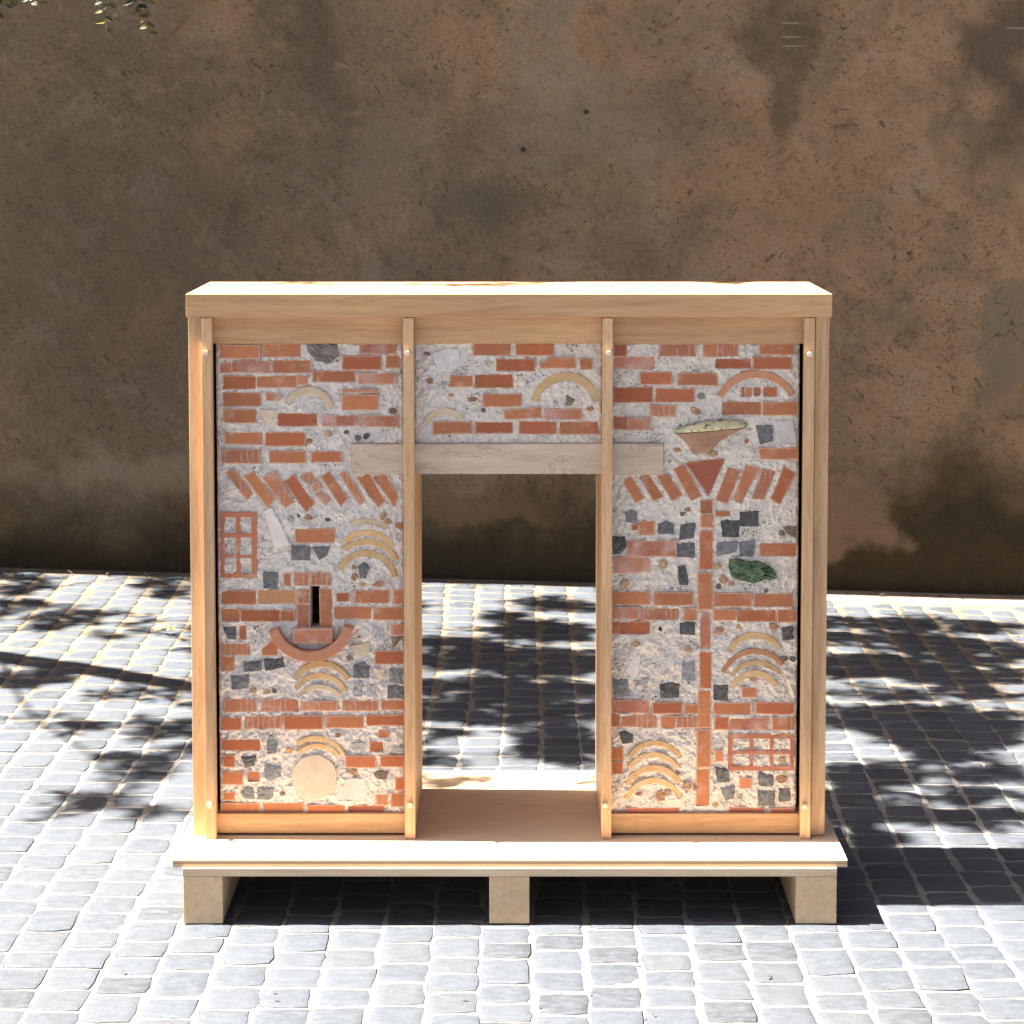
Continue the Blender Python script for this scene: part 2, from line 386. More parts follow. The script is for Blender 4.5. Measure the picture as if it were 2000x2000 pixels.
inview.sort(); singles = {i for _, i in inview[:300]}
allv = []; allf = []; n0 = 0
for i, s in enumerate(stones):
    if i in singles:
        o = bpy.data.objects.new('cobblestone', vmeshes[s[4]]); COL.objects.link(o); o.matrix_world = stone_matrix(s); o.parent = ground
    else:
        v, f = variants[s[4]]; m = stone_matrix(s)
        a = np.array(v) @ np.array(m.to_3x3()).T + np.array(m.translation)
        allv.append(a); q = [tuple(j+n0 for j in t) for t in f]; n0 += len(v)
        if s[6]*s[7] < 0: q = [t[::-1] for t in q]
        allf += q
me = mesh('cobblestone_field', np.concatenate(allv).tolist(), allf, True)
link('cobblestone_field', me, M['cobble'], ground, 'stuff')

# pale kerb slab along the wall foot on the right
kx = [KERB_X0+0.55*i for i in range(8)]
t = NT('peach_kerb'); p = t.pos(); a = t.noise(p, 14, 5); b = t.noise(p, 200, 4)
t.bump(b, 0.5, 0.003); M['kerb'] = t.done(t.mix(t.ramp(t.math('ADD', a, t.math('MULTIPLY', b, .4)), 0.5, 0.9), (0.30, 0.225, 0.165), (0.20, 0.15, 0.11)), 0.9, 0.2)
for i in range(7):
    x0, x1 = kx[i]+.003, kx[i+1]-.003; y0 = YW-0.19
    o = board('kerb_slab', x0, x1, y0+random.uniform(-.004, .004), YW+0.01, -0.08, 0.0012, M['kerb'], ground, 0.003)
    for v in o.data.vertices: v.co.z += gz(v.co.x, 8.3)

# ------------------------------------------------------------------ the courtyard wall
def wallmat():
    t = NT('weathered_plaster'); p = t.pos(); s = t.sep(p)
    big = t.noise(p, 0.9, 4, 0.6); med = t.noise(p, 3.8, 6, 0.62, 0.6); fine = t.noise(p, 26, 6, 0.68, 0.8); mic = t.noise(p, 170, 3, 0.6)
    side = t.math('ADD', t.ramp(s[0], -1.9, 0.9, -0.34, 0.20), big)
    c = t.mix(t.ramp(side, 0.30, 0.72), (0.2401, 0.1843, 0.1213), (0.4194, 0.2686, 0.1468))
    c = t.mix(t.ramp(med, 0.34, 0.60, 0.75, 0), c, (0.2223, 0.1655, 0.1009))
    c = t.mix(t.ramp(med, 0.54, 0.74, 0, 0.6), c, (0.3853, 0.3107, 0.2222))
    c = t.mix(t.ramp(t.noise(t.vmath('ADD', p, (5, 3, 1)), 2.2, 5, 0.6), 0.5, 0.7, 0, 0.55), c, (0.4535, 0.2773, 0.1404))
    c = t.mix(t.ramp(fine, 0.52, 0.74, 0, 0.55), c, (0.1275, 0.0915, 0.0562))
    c = t.mix(t.ramp(fine, 0.26, 0.40, 0.35, 0), c, (0.4965, 0.3601, 0.2222))
    m2 = t.noise(t.vmath('ADD', p, (2, 7, 4)), 11, 7, 0.7, 0.5)
    c = t.mix(t.ramp(m2, 0.30, 0.46, 0.55, 0), c, (0.1260, 0.0929, 0.0575))
    c = t.mix(t.ramp(m2, 0.54, 0.70, 0, 0.5), c, (0.4446, 0.3121, 0.1851))
    sp = t.noise(p, 75, 5, 0.75, 0.4)
    c = t.mix(t.ramp(sp, 0.57, 0.70, 0, 0.6), c, (0.1037, 0.0754, 0.0459))
    c = t.mix(t.ramp(sp, 0.30, 0.40, 0.4, 0), c, (0.4446, 0.3339, 0.2107))
    # short dark straw marks of the render
    for sc, rot, gseed in ((44, 0.6, 0), (56, -0.8, 4), (64, 1.45, 8)):
        m0 = t.n('ShaderNodeMapping'); t.l(p, m0.inputs[0]); m0.inputs['Rotation'].default_value = (0, rot, 0); m0.inputs['Location'].default_value = (gseed, 0, 0)
        mp = t.n('ShaderNodeMapping'); t.l(m0.outputs[0], mp.inputs[0]); mp.inputs['Scale'].default_value = (1.0, 1, 0.30)
        n = t.noise(mp.outputs[0], sc*1.8, 2, 0.5, 0.9)
        gate = t.ramp(t.noise(t.vmath('ADD', p, (gseed, 0, 2)), 2.6, 4, 0.65), 0.38, 0.58)
        k = t.math('MULTIPLY', t.ramp(n, 0.63, 0.69), gate)
        c = t.mix(t.math('MULTIPLY', k, 0.75), c, (0.0860, 0.0625, 0.0383))
    warp = t.vmath('SUBTRACT', t.noisec(p, 4.0, 8), (0.5, 0.5, 0.5))
    pw = t.vmath('ADD', p, t.vmath('SCALE', warp)); pw.node.inputs[1].links[0].from_node.inputs['Scale'].default_value = 0.62
    def blot(px, py, rx, ry, col, k, soft=0.6, src=None):
        nonlocal c
        X, Z = at(px, py, YW); sx = rx*YW/F; sz = ry*YW/F
        d = t.vmath('SUBTRACT', src or pw, (X, YW, Z)); d = t.vmath('MULTIPLY', d, (1/sx, 0, 1/sz))
        c = t.mix(t.ramp(t.vmath('LENGTH', d), 1-soft, 1+soft, k, 0), c, col)
    # damp stains and repairs, where the wall has them
    blot(1545, 40, 50, 150, (0.0860, 0.0740, 0.0536), 0.62, 0.8)
    blot(1560, 190, 40, 60, (0.1200, 0.0944, 0.0626), 0.6, 0.8)
    blot(1975, 110, 75, 190, (0.0682, 0.0625, 0.0511), 0.7, 0.8)
    blot(620, 60, 40, 220, (0.1200, 0.0972, 0.0677), 0.55, 0.8)
    blot(170, 500, 330, 330, (0.1452, 0.1147, 0.0741), 0.5, 0.7)
    blot(960, 400, 60, 60, (0.1452, 0.1248, 0.0881), 0.6, 0.8)
    blot(740, 340, 70, 130, (0.4105, 0.3267, 0.2286), 0.22, 0.7)
    blot(1130, 250, 140, 60, (0.3260, 0.2773, 0.1992), 0.45, 0.7)
    blot(1975, 660, 90, 95, (0.2445, 0.1974, 0.1379), 0.8, 0.25)
    blot(260, 950, 260, 45, (0.3423, 0.2773, 0.1915), 0.6, 0.8)
    blot(1060, 70, 55, 120, (0.3423, 0.3020, 0.2222), 0.5, 0.8)
    # mossy damp course, broken along its upper edge
    g = t.math('ADD', s[2], t.math('MULTIPLY', t.math('SUBTRACT', t.noise(p, 2.4, 6, 0.65), 0.5), 0.62))
    rise = t.ramp(s[0], 1.1, 1.7, 0.0, 0.13)
    g = t.math('SUBTRACT', g, rise)
    moss = t.mix(t.ramp(t.noise(p, 13, 6, 0.7), 0.38, 0.66), (0.004, 0.0032, 0.002), (0.019, 0.0145, 0.007))
    c = t.mix(t.ramp(g, 0.10, 0.46, 0.98, 0), c, moss)
    c = t.mix(t.ramp(g, 0.28, 0.52, 0.40, 0), c, (0.1275, 0.1002, 0.0536))
    # where newer plaster covers the damp
    blot(1665, 1030, 88, 66, (0.2742, 0.1859, 0.1124), 0.85, 0.30)
    blot(910, 990, 120, 48, (0.2445, 0.1655, 0.0945), 0.7, 0.35)
    # cracks in the grey repair
    cr = t.math('ABSOLUTE', t.math('SUBTRACT', t.noise(t.vmath('ADD', p, (0.31, 0, 0.2)), 5.5, 5, 0.6), 0.5))
    X, Z = at(1965, 640, YW)
    dd = t.vmath('LENGTH', t.vmath('MULTIPLY', t.vmath('SUBTRACT', p, (X, YW, Z)), (4.5, 0, 6.0)))
    c = t.mix(t.math('MULTIPLY', t.ramp(cr, 0.0, 0.010, 1, 0), t.ramp(dd, 0.7, 1.1, 0.8, 0)), c, (0.0370, 0.0305, 0.0217))
    for px, py in ((1545, 45), (1545, 72), (1547, 90), (1985, 55)):
        blot(px, py, 20, 1.6, (0.5824, 0.4864, 0.3536), 0.4, 0.5, p)
    c = t.mix(1.0, c, (0.92, 0.905, 0.89), 'MULTIPLY')
    h = t.math('ADD', t.math('MULTIPLY', med, 3.0), t.math('ADD', t.math('MULTIPLY', fine, 1.0), t.math('MULTIPLY', mic, 0.25)))
    t.bump(h, 0.75, 0.03)
    return t.done(c, 0.95, 0.1)
M['wall'] = wallmat()
wall = empty('courtyard_wall', (0, YW+.2, 0), 'tall weathered brown plaster wall with mossy foot behind the wooden frame', 'wall')
board('plaster_face', -9, 9, YW, YW+0.4, -0.6, 3.25, M['wall'], wall, 0)
board('added_shade_coping', -9.1, 9.1, YW-0.03, YW+0.43, 3.252, 3.33, M['kerb'], wall, 0.006)  # added above the view; its overhang keeps the sun off the wall face
t = NT('rusty_iron'); M['iron'] = t.done((0.03, 0.026, 0.024), 0.6, 0.4)
for px, py in ((1022, 292), (1145, 219)):
    X, Z = at(px, py, YW)
    bm = bmesh.new(); bmesh.ops.create_cone(bm, segments=16, radius1=0.0095, radius2=0.0075, depth=0.014, cap_ends=True)
    bmesh.ops.create_cone(bm, segments=10, radius1=0.004, radius2=0.003, depth=0.03, cap_ends=True)
    bmesh.ops.rotate(bm, verts=bm.verts, cent=(0, 0, 0), matrix=Matrix.Rotation(R(90), 3, 'X'))
    bmesh.ops.translate(bm, verts=bm.verts, vec=(X, YW-.003, Z))
    me = bpy.data.meshes.new('anchor_bolt'); bm.to_mesh(me); bm.free(); link('anchor_bolt', me, M['iron'], wall)

# ------------------------------------------------------------------ pallet platform
YL = 4.737; ZD = 0.139
DX0, DX1 = -0.7322, 0.7018
LX0, LX1 = -0.7101, 0.6786
pal = empty('pallet_platform', (-0.016, 5.08, 0), 'low pale wooden pallet platform standing on the cobbles under the frame', 'platform')
board('deck_board', DX0, DX1, YL+0.006, 5.418, 0.1232, ZD, M['ply'], pal, 0.001)
for y0, y1 in ((YL-0.001, YL+0.10), (5.02, 5.13), (5.31, 5.405)):
    board('lower_plank', LX0, LX1, y0, y1, 0.1055, 0.1228, M['pale_x'], pal, 0.001)
for x0, x1 in ((LX0, -0.6253), (-0.0598, 0.0261), (0.5916, LX1)):
    board('skid', x0+.0005, x1, YL, 5.40, 0.003, 0.1051, M['pale_y'], pal, 0.002)

# ------------------------------------------------------------------ timber frame
YF = 4.884; YB = YF+0.024; YK = 5.268; ZB = ZD+0.0006
ZC0, ZC1 = 1.2840, 1.3340
SX0, SX1 = -0.7115, 0.6755
fr = empty('timber_frame', (-0.018, 5.08, ZD), 'light oak gateway frame with pegged uprights standing on the pallet platform', 'frame')
capo = board('cap_board', SX0-.0008, 0.6772, YF-0.002, YK+.003, ZC0, ZC1, M['oak_x'], fr, 0.0012)
UPR = ((-0.680, -0.6575), (-0.2455, -0.2225), (0.184, 0.2058), (0.6187, 0.641))
ups = []
for i, (a, b) in enumerate(UPR):
    ups.append(board('upright', a, b, YF, YB-.0006, ZB, ZC0-0.0015, M['oak_z'], fr, 0.0015))
board('side_board', SX0, -0.6835, YB+.001, YK, ZB+0.0005, ZC0-.0006, M['oak_z'], fr, 0.0015)
board('side_board', 0.6455, SX1, YB+.001, YK, ZB+0.0005, ZC0-.0006, M['oak_z'], fr, 0.0015)
board('jamb_board', -0.2410, -0.2228, YB, YK, ZB, ZC0-.0006, M['oak_z'], fr, 0.001)
board('jamb_board', 0.1843, 0.2025, YB, YK, ZB, ZC0-.0006, M['oak_z'], fr, 0.001)
ZR = at(1000, 671, YB+.004)[1]; ZL = at(1000, 1589, YB+.004)[1]
for x0, x1 in ((-0.6830, -0.2415), (-0.2222, 0.1838), (0.2030, 0.6450)):
    board('top_rail', x0, x1, YB+.003, YB+.024, ZR, ZC0-.001, M['oak_x'], fr, 0.001)
for x0, x1 in ((-0.6825, -0.2415), (0.2030, 0.6450)):
    board('bottom_rail', x0, x1, YB+.003, YB+.070, ZB+.0045, ZL, M['oak_x'], fr, 0.002)
    board('back_panel', x0, x1, YK-.014, YK-.002, ZB+.001, ZC0-.001, M['oak_x'], fr, 0.0)
board('back_panel', -0.2222, 0.1838, YK-.014, YK-.002, at(1000, 905, YK)[1]+.01, ZC0-.001, M['oak_x'], fr, 0.0)
pegs = ((402.6, 688.7), (796, 689.5), (1189, 689), (1581.6, 692), (410, 1572), (801, 1571), (1181.5, 1572), (1571, 1574.5))
for i, (px, py) in enumerate(pegs):
    X, Z = at(px, py, YF-.004)
    bm = bmesh.new(); bmesh.ops.create_cone(bm, segments=20, radius1=0.0052, radius2=0.0060, depth=0.016, cap_ends=True)
    bmesh.ops.bevel(bm, geom=bm.edges[:], offset=0.0012, segments=2, affect='EDGES')
    bmesh.ops.rotate(bm, verts=bm.verts, cent=(0, 0, 0), matrix=Matrix.Rotation(R(90), 3, 'X'))
    bmesh.ops.translate(bm, verts=bm.verts, vec=(X, YF-.004, Z))
    me = bpy.data.meshes.new('peg'); bm.to_mesh(me); bm.free(); link('peg', me, M['peg'], ups[i % 4])

# ------------------------------------------------------------------ the masonry panels
YM = YB + 0.014
lat = np.random.RandomState(3).rand(256, 256)
def vnoise(x, y, seed=0):
    x = x+seed*17.13; y = y+seed*9.71
    xi = np.floor(x).astype(int); yi = np.floor(y).astype(int); fx = x-xi; fy = y-yi
    fx = fx*fx*(3-2*fx); fy = fy*fy*(3-2*fy)
    g = lambda a, b: lat[a % 256, b % 256]
    return (g(xi, yi)*(1-fx)+g(xi+1, yi)*fx)*(1-fy)+(g(xi, yi+1)*(1-fx)+g(xi+1, yi+1)*fx)*fy - 0.5
def fbm(x, y, o, seed=0):
    s = 0; a = 1.0
    for k in range(o): s = s+a*vnoise(x*2**k, y*2**k, seed+k*3); a *= 0.55
    return s
def sdf(P, x, y):
    P = np.asarray(P); d = np.full(x.shape, 1e9); ins = np.zeros(x.shape, bool); n = len(P)
    for i in range(n):
        a = P[i]; b = P[(i+1) % n]; e = b-a; L = e@e+1e-12
        t_ = np.clip(((x-a[0])*e[0]+(y-a[1])*e[1])/L, 0, 1)
        d = np.minimum(d, np.hypot(x-a[0]-t_*e[0], y-a[1]-t_*e[1]))
        c = ((a[1] > y) != (b[1] > y)) & (x < (b[0]-a[0])*(y-a[1])/(b[1]-a[1]+1e-15)+a[0])
        ins ^= c
    return np.where(ins, -d, d)
def to_plane(pts, ox, oy, s):
    return [at(ox+x/s, oy+y/s, YM) for x, y in pts]
def subdiv(P, step, jit, rnd):
    out = []; n = len(P)
    for i in range(n):
        a = P[i]; b = P[(i+1) % n]; L = math.hypot(b[0]-a[0], b[1]-a[1]); k = max(1, int(L/step))
        for j in range(k):
            t_ = j/k; out.append((a[0]+(b[0]-a[0])*t_+rnd.uniform(-jit, jit), a[1]+(b[1]-a[1])*t_+rnd.uniform(-jit, jit)))
    return out
def area(P): return 0.5*sum(P[i][0]*P[(i+1) % len(P)][1]-P[(i+1) % len(P)][0]*P[i][1] for i in range(len(P)))
def grow(P, d):
    n = len(P); s = 1 if area(P) > 0 else -1; out = []
    for i in range(n):
        a = P[i-1]; b = P[i]; c = P[(i+1) % n]
        n1 = Vector((b[1]-a[1], a[0]-b[0])); n2 = Vector((c[1]-b[1], b[0]-c[0]))
        if n1.length > 1e-9: n1.normalize()
        if n2.length > 1e-9: n2.normalize()
        m = n1+n2
        if m.length < 1e-6: m = n1
        m = m/max(0.6, m.length_squared/2)
        out.append((b[0]+s*m.x*d, b[1]+s*m.y*d))
    return out
def inlay(name, P, front, mat, parent, rough=0.0, bev=0.0012, back=0.034, smooth=False, rim=False):
    """a block set into the bed: outline P (x,z) on the panel plane, its face 'front' metres proud of it"""
    if area(P) < 0: P = P[::-1]
    n = len(P); rnd = random.Random(int(abs(P[0][0]*1e5))+n)
    cx = sum(p[0] for p in P)/n; cz = sum(p[1] for p in P)/n
    In = grow(P, -bev)
    v = [(p[0]-cx, back, p[1]-cz) for p in P]+[(p[0]-cx, -front+bev, p[1]-cz) for p in P]
    if rough:
        In = [(p[0], p[1]) for p in In]
        v += [(p[0]-cx, -front+rnd.uniform(-rough, rough)*.7, p[1]-cz) for p in In]
        v += [((p[0]-cx)*.5+rnd.uniform(-.0015, .0015), -front-rnd.uniform(-.3, 1)*rough, (p[1]-cz)*.5+rnd.uniform(-.0015, .0015)) for p in In]
    else:
        v += [(p[0]-cx, -front, p[1]-cz) for p in In]
        ins = min(0.0042, 0.22*min(max(p[0] for p in P)-min(p[0] for p in P), max(p[1] for p in P)-min(p[1] for p in P)))
        if not rim: ins = 0.0006
        v += [(p[0]-cx, -front-.0003, p[1]-cz) for p in grow(In, -ins)]
    f = []
    for r_ in range(3):
        for i in range(n): f.append((r_*n+i, r_*n+(i+1) % n, (r_+1)*n+(i+1) % n, (r_+1)*n+i))
    f.append(tuple(range(3*n, 4*n)))
    me = mesh(name, v, f, smooth)
    if rim: me.attributes.new('rim', 'FLOAT', 'POINT').data.foreach_set('value', [1.0]*(3*n)+[0.0]*n)
    o = link(name, me, M[mat] if isinstance(mat, str) else mat, parent)
    o.location = (cx, YM, cz)
    return o

RND = random.Random(5)
class Panel:
    def __init__(s, label, px0, px1, py0, py1, pym):
        s.x0 = at(px0, pym, YM)[0]; s.x1 = at(px1, pym, YM)[0]; s.z1 = at(1000, py0, YM)[1]; s.z0 = at(1000, py1, YM)[1]
        s.root = empty('masonry_panel', ((s.x0+s.x1)/2, YM+.02, s.z0), label, 'masonry panel'); s.cuts = []; s.slit = None
    def frame(s, ox, oy, k): s.o = (ox, oy, k)
    def P(s, pts): return to_plane(pts, *s.o)
    def clip(s, P): return [(min(max(x, s.x0+.0015), s.x1-.0015), min(max(z, s.z0+.0015), s.z1-.0015)) for x, z in P]
    def brick(s, pts, mat='b', front=None, cut=True, name='brick'):
        P = s.clip(s.P(pts))
        if front is None: front = RND.uniform(-0.0004, 0.0042)
        if cut: s.cuts.append((P, 0.0032 if mat in ('bp', 'bs') else 0.0022))
        Q = s.clip(subdiv(grow(P, 0.0018), 0.016, 0.0005, RND))
        return inlay(name, Q, front, mat, s.root, rim=True)
    def bricks(s, rows):
        for r_ in rows:
            x0, y0, x1, y1 = r_[:4]; mat = r_[4] if len(r_) > 4 else RND.choice(('b', 'b', 'b', 'b', 'bd'))
            j = lambda: RND.uniform(-3, 3)
            s.brick([(x0+j(), y0+j()), (x1+j(), y0+j()), (x1+j(), y1+j()), (x0+j(), y1+j())], mat)
    def quads(s, rows):
        for r_ in rows: s.brick(r_[0], r_[1] if len(r_) > 1 else RND.choice(('b', 'b', 'bd')))
    def stone(s, pts, mat, front=None, name='stone', rough=0.0022):
        P = s.clip(s.P(pts)); s.cuts.append((P, 0.0017))
        Q = s.clip(subdiv(grow(P, 0.0015), 0.007, 0.0009, RND))
        return inlay(name, Q, RND.uniform(0.0008, 0.003) if front is None else front, mat, s.root, rough)
    def pebble(s, x, y, r_, mat, sq=None):
        n = RND.choice((5, 6, 6, 7)); q = sq or RND.uniform(.5, 1.0); a0 = RND.uniform(0, 3)
        s.stone([(x+r_*math.cos(a0+2*math.pi*i/n)*RND.uniform(.65, 1.3), y+r_*q*math.sin(a0+2*math.pi*i/n)*RND.uniform(.65, 1.3)) for i in range(n)], mat, name='pebble', rough=0.0022)
    def arc(s, a, m, b, th, mat='ochre', front=None, name='tile_arc', taper=0.25):
        A, Bp, C_ = (Vector(q) for q in (a, m, b))
        d = 2*(A.x*(Bp.y-C_.y)+Bp.x*(C_.y-A.y)+C_.x*(A.y-Bp.y))
        ux = (A.length_squared*(Bp.y-C_.y)+Bp.length_squared*(C_.y-A.y)+C_.length_squared*(A.y-Bp.y))/d
        uy = (A.length_squared*(C_.x-Bp.x)+Bp.length_squared*(A.x-C_.x)+C_.length_squared*(Bp.x-A.x))/d
        r_ = (A-Vector((ux, uy))).length
        t0 = math.atan2(A.y-uy, A.x-ux); tm = math.atan2(Bp.y-uy, Bp.x-ux); t1 = math.atan2(C_.y-uy, C_.x-ux)
        un = lambda t_, ref: ref+((t_-ref+math.pi) % (2*math.pi)-math.pi)
        t0 = un(t0, tm); t1 = un(t1, tm); n = 16; out = []; inn = []
        for i in range(n+1):
            t_ = t0+(t1-t0)*i/n; e = abs(2*i/n-1); h = th/2*(1-taper*e*e)
            out.append((ux+(r_+h)*math.cos(t_), uy+(r_+h)*math.sin(t_))); inn.append((ux+(r_-h)*math.cos(t_), uy+(r_-h)*math.sin(t_)))
        P = s.clip(s.P(out+inn[::-1])); s.cuts.append((P, 0.0011))
        return inlay(name, s.clip(grow(P, 0.0012)), RND.uniform(0.001, 0.003) if front is None else front, mat, s.root)
    def grille(s, vs, hs, x0, x1, y0, y1):
        bm = bmesh.new(); k = 0
        for a, b, c, d in [(v0, y0, v1, y1) for v0, v1 in vs]+[(x0, h0, x1, h1) for h0, h1 in hs]:
            P = s.P([(a, c if False else b), (c, b), (c, d), (a, d)]); s.cuts.append((P, 0.0009))
            G = grow(P, 0.0012); hz = abs(c-a) > abs(d-b); fr_ = -0.0022 if hz else -0.0016
            X0 = min(p[0] for p in G); X1 = max(p[0] for p in G); Z0 = min(p[1] for p in G); Z1 = max(p[1] for p in G)
            if hz: X0 += .0006; X1 -= .0006
            else: Z0 += .0003; Z1 -= .0003
            r_ = bmesh.ops.create_cube(bm, size=1)
            for v in r_['verts']: v.co = Vector((X0 if v.co.x < 0 else X1, YM+(fr_ if v.co.y < 0 else .02), Z0 if v.co.z < 0 else Z1))
        me = bpy.data.meshes.new('window_grille'); bm.to_mesh(me); bm.free()
        link('window_grille', me, M['grille'], s.root)
    def bed(s, step=0.00155, seed=0):
        nx = int((s.x1-s.x0)/step); nz = int((s.z1-s.z0)/step)
        X, Z = np.meshgrid(np.linspace(s.x0, s.x1, nx), np.linspace(s.z0, s.z1, nz))
        h = -0.0008+0.0070*fbm(X*34, Z*34, 3, seed)+0.0046*fbm(X*140, Z*140, 3, seed+1)+0.0012*vnoise(X*420, Z*420, seed+2)
        pit = fbm(X*95, Z*95, 2, seed+5); h -= 0.004*np.clip((pit-0.42)*6, 0, 1)
        h += 0.0002
        edge = 0.0016*fbm(X*210, Z*210, 2, seed+7)+0.0011*vnoise(X*70, Z*70, seed+9)
        hole = np.zeros_like(h); dm = np.full_like(h, 1.0)
        for P, amp in s.cuts:
            xs_ = [p[0] for p in P]; zs_ = [p[1] for p in P]; m = 0.008
            i0 = max(0, int((min(xs_)-m-s.x0)/(s.x1-s.x0)*(nx-1))); i1 = min(nx, int((max(xs_)+m-s.x0)/(s.x1-s.x0)*(nx-1))+2)
            j0 = max(0, int((min(zs_)-m-s.z0)/(s.z1-s.z0)*(nz-1))); j1 = min(nz, int((max(zs_)+m-s.z0)/(s.z1-s.z0)*(nz-1))+2)
            if i1 <= i0 or j1 <= j0: continue
            w = (slice(j0, j1), slice(i0, i1))
            rr = 0.0034 if amp > 0.002 and min(max(xs_)-min(xs_), max(zs_)-min(zs_)) > 0.012 else 0.0
            d = sdf(grow(P, -rr) if rr else P, X[w], Z[w])-rr+edge[w]*(amp/0.0021)
            dm[w] = np.minimum(dm[w], d); k = np.clip((0.0006-d)/0.0017, 0, 1); hole[w] = np.maximum(hole[w], k)
            h[w] += 0.0012*np.exp(-np.clip(d, 0, 1)**2/0.003**2)*(1-k)
        h = np.where(hole > 0, np.clip(h, -0.0012, 0.006)*(1-hole)+(-0.007)*hole, h)
        rim = np.minimum(np.minimum(X-s.x0, s.x1-X), np.minimum(Z-s.z0, s.z1-Z))
        h -= 0.006*np.clip(1-rim/0.006, 0, 1)**2
        v = np.stack([X, YM-h, Z], -1).reshape(-1, 3)
        idx = np.arange(nx*nz).reshape(nz, nx)
        q = np.stack([idx[:-1, :-1], idx[:-1, 1:], idx[1:, 1:], idx[1:, :-1]], -1)
        keep = np.ones(q.shape[:2], bool)
        extra_v = []; extra_f = []
        def wallstrip(loop, close=True):
            b0 = len(v)+len(extra_v)
            for (a, c) in loop: extra_v.extend([(a[0], a[1], a[2]), (a[0], c, a[2])])
            n = len(loop)
            for i in range(n if close else n-1):
                j = (i+1) % n; extra_f.append((b0+2*i, b0+2*i+1, b0+2*j+1, b0+2*j))
        if s.slit:
            a, b, c, d = s.slit
            xc = (X[:-1, :-1]+X[1:, 1:])/2; zc = (Z[:-1, :-1]+Z[1:, 1:])/2
            keep &= ~((xc > a) & (xc < c) & (zc > b) & (zc < d))
            wallstrip([((x, YM+0.0, z), YM+.05) for x, z in ((a, b), (c, b), (c, d), (a, d))])
        q = q[keep].reshape(-1, 4)
        ring = list(idx[0, :])+list(idx[1:, -1])+list(idx[-1, -2::-1])+list(idx[-2:0:-1, 0])
        wallstrip([((v[i][0], v[i][1], v[i][2]), YM+.05) for i in ring])
        V = np.concatenate([v, np.array(extra_v)]); Q = np.concatenate([q, np.array(extra_f)])
        me = bpy.data.meshes.new('mortar_bed'); me.vertices.add(len(V)); me.vertices.foreach_set('co', V.ravel())
        me.loops.add(len(Q)*4); me.loops.foreach_set('vertex_index', Q.ravel().astype(np.int32))
        me.polygons.add(len(Q)); me.polygons.foreach_set('loop_start', np.arange(0, len(Q)*4, 4, dtype=np.int32))
        me.polygons.foreach_set('loop_total', np.full(len(Q), 4, np.int32))
        sm = np.ones(len(Q), bool); sm[len(q):] = False; me.polygons.foreach_set('use_smooth', sm)
        me.update(); at_ = me.attributes.new('pointing', 'FLOAT', 'POINT')
        at_.data.foreach_set('value', np.concatenate([np.exp(-(np.clip(dm, 0, 1)/0.0045)**2).ravel(), np.zeros(len(extra_v))]).astype(np.float32))
        me.validate()
        link('mortar_bed', me, M['mortar'], s.root)
    def lintel(s, a, b, py0, py1):
        z1 = at(1000, py0, YM)[1]; z0 = at(1000, py1, YM)[1]
        x0 = max(s.x0-.004, at(a, 895, YM)[0]); x1 = min(s.x1+.004, at(b, 895, YM)[0])
        s.cuts.append(([(x0, z0), (x1, z0), (x1, z1), (x0, z1)], 0.0008))
        bm = bmesh.new(); bmesh.ops.create_cube(bm, size=1)
        for v in bm.verts: v.co = Vector((x0 if v.co.x < 0 else x1, YM-.0105 if v.co.y < 0 else YM+.045, z0 if v.co.z < 0 else z1))
        bmesh.ops.bevel(bm, geom=bm.edges[:], offset=0.0015, segments=2, affect='EDGES')
        me = bpy.data.meshes.new('lintel_block'); bm.to_mesh(me); bm.free(); link('lintel_block', me, M['lintel'], s.root)

def loft(name, s, rows, mat, prot, arch=None):
    """rows of (xl, xr, y) in picture units; bulges out of the panel by prot[i] metres in the middle"""
    n = 18; v = []; f = []
    for (xl, xr, yl, yr), pr in zip(rows, prot):
        for i in range(n+1):
            k = i/n; x, z = s.P([(xl+(xr-xl)*k, yl+(yr-yl)*k-(arch[rows.index((xl, xr, yl, yr))]*math.sin(math.pi*k)**.8 if arch else 0))])[0]
            v.append((x, YM+0.004-(pr+0.004)*math.sqrt(max(0, 1-(2*k-1)**2))**0.7, z))
    for r_ in range(len(rows)-1):
        for i in range(n): f.append((r_*(n+1)+i, (r_+1)*(n+1)+i, (r_+1)*(n+1)+i+1, r_*(n+1)+i+1))
    return link(name, mesh(name, v, f, True), M[mat], s.root)

# ---- left panel
A = Panel('tall brick and stone mosaic panel with a dark slit, left of the gateway', 425.5, 790, 669, 1590, 1130)
A.frame(400, 650, 4.6)
A.bricks([(140,110,490,225,'bl'),(515,100,862,215),(1390,90,1725,185,'bp'),(1240,210,1585,330),(1630,205,1745,315),(140,265,235,360,'bp'),(250,255,590,355,'bp'),
 (612,250,950,360),(165,390,460,505,'bd'),(470,390,825,490),(835,385,930,465,'bp'),(970,345,1350,440,'b'),(1385,365,1710,455,'bp'),(165,540,505,660),(555,540,680,605,'bp'),
 (1235,560,1555,690,'bl'),(1240,508,1550,530,'bp'),(175,690,460,805),(660,725,1010,840),(1060,745,1395,835,'bp'),(1415,745,1740,840,'bp'),(185,895,520,1000,'bl'),(545,895,900,1015),
 (160,1050,500,1170,'bs'),(585,1065,905,1165,'bl'),(960,1070,1230,1160)])
A.stone([(920,110),(1180,105),(1200,200),(1110,270),(1000,245),(930,165)],'flint')
A.stone([(500,690),(620,700),(655,780),(610,855),(540,830)],'beige')
A.arc((745,635),(925,515),(1135,665),58,'buff')
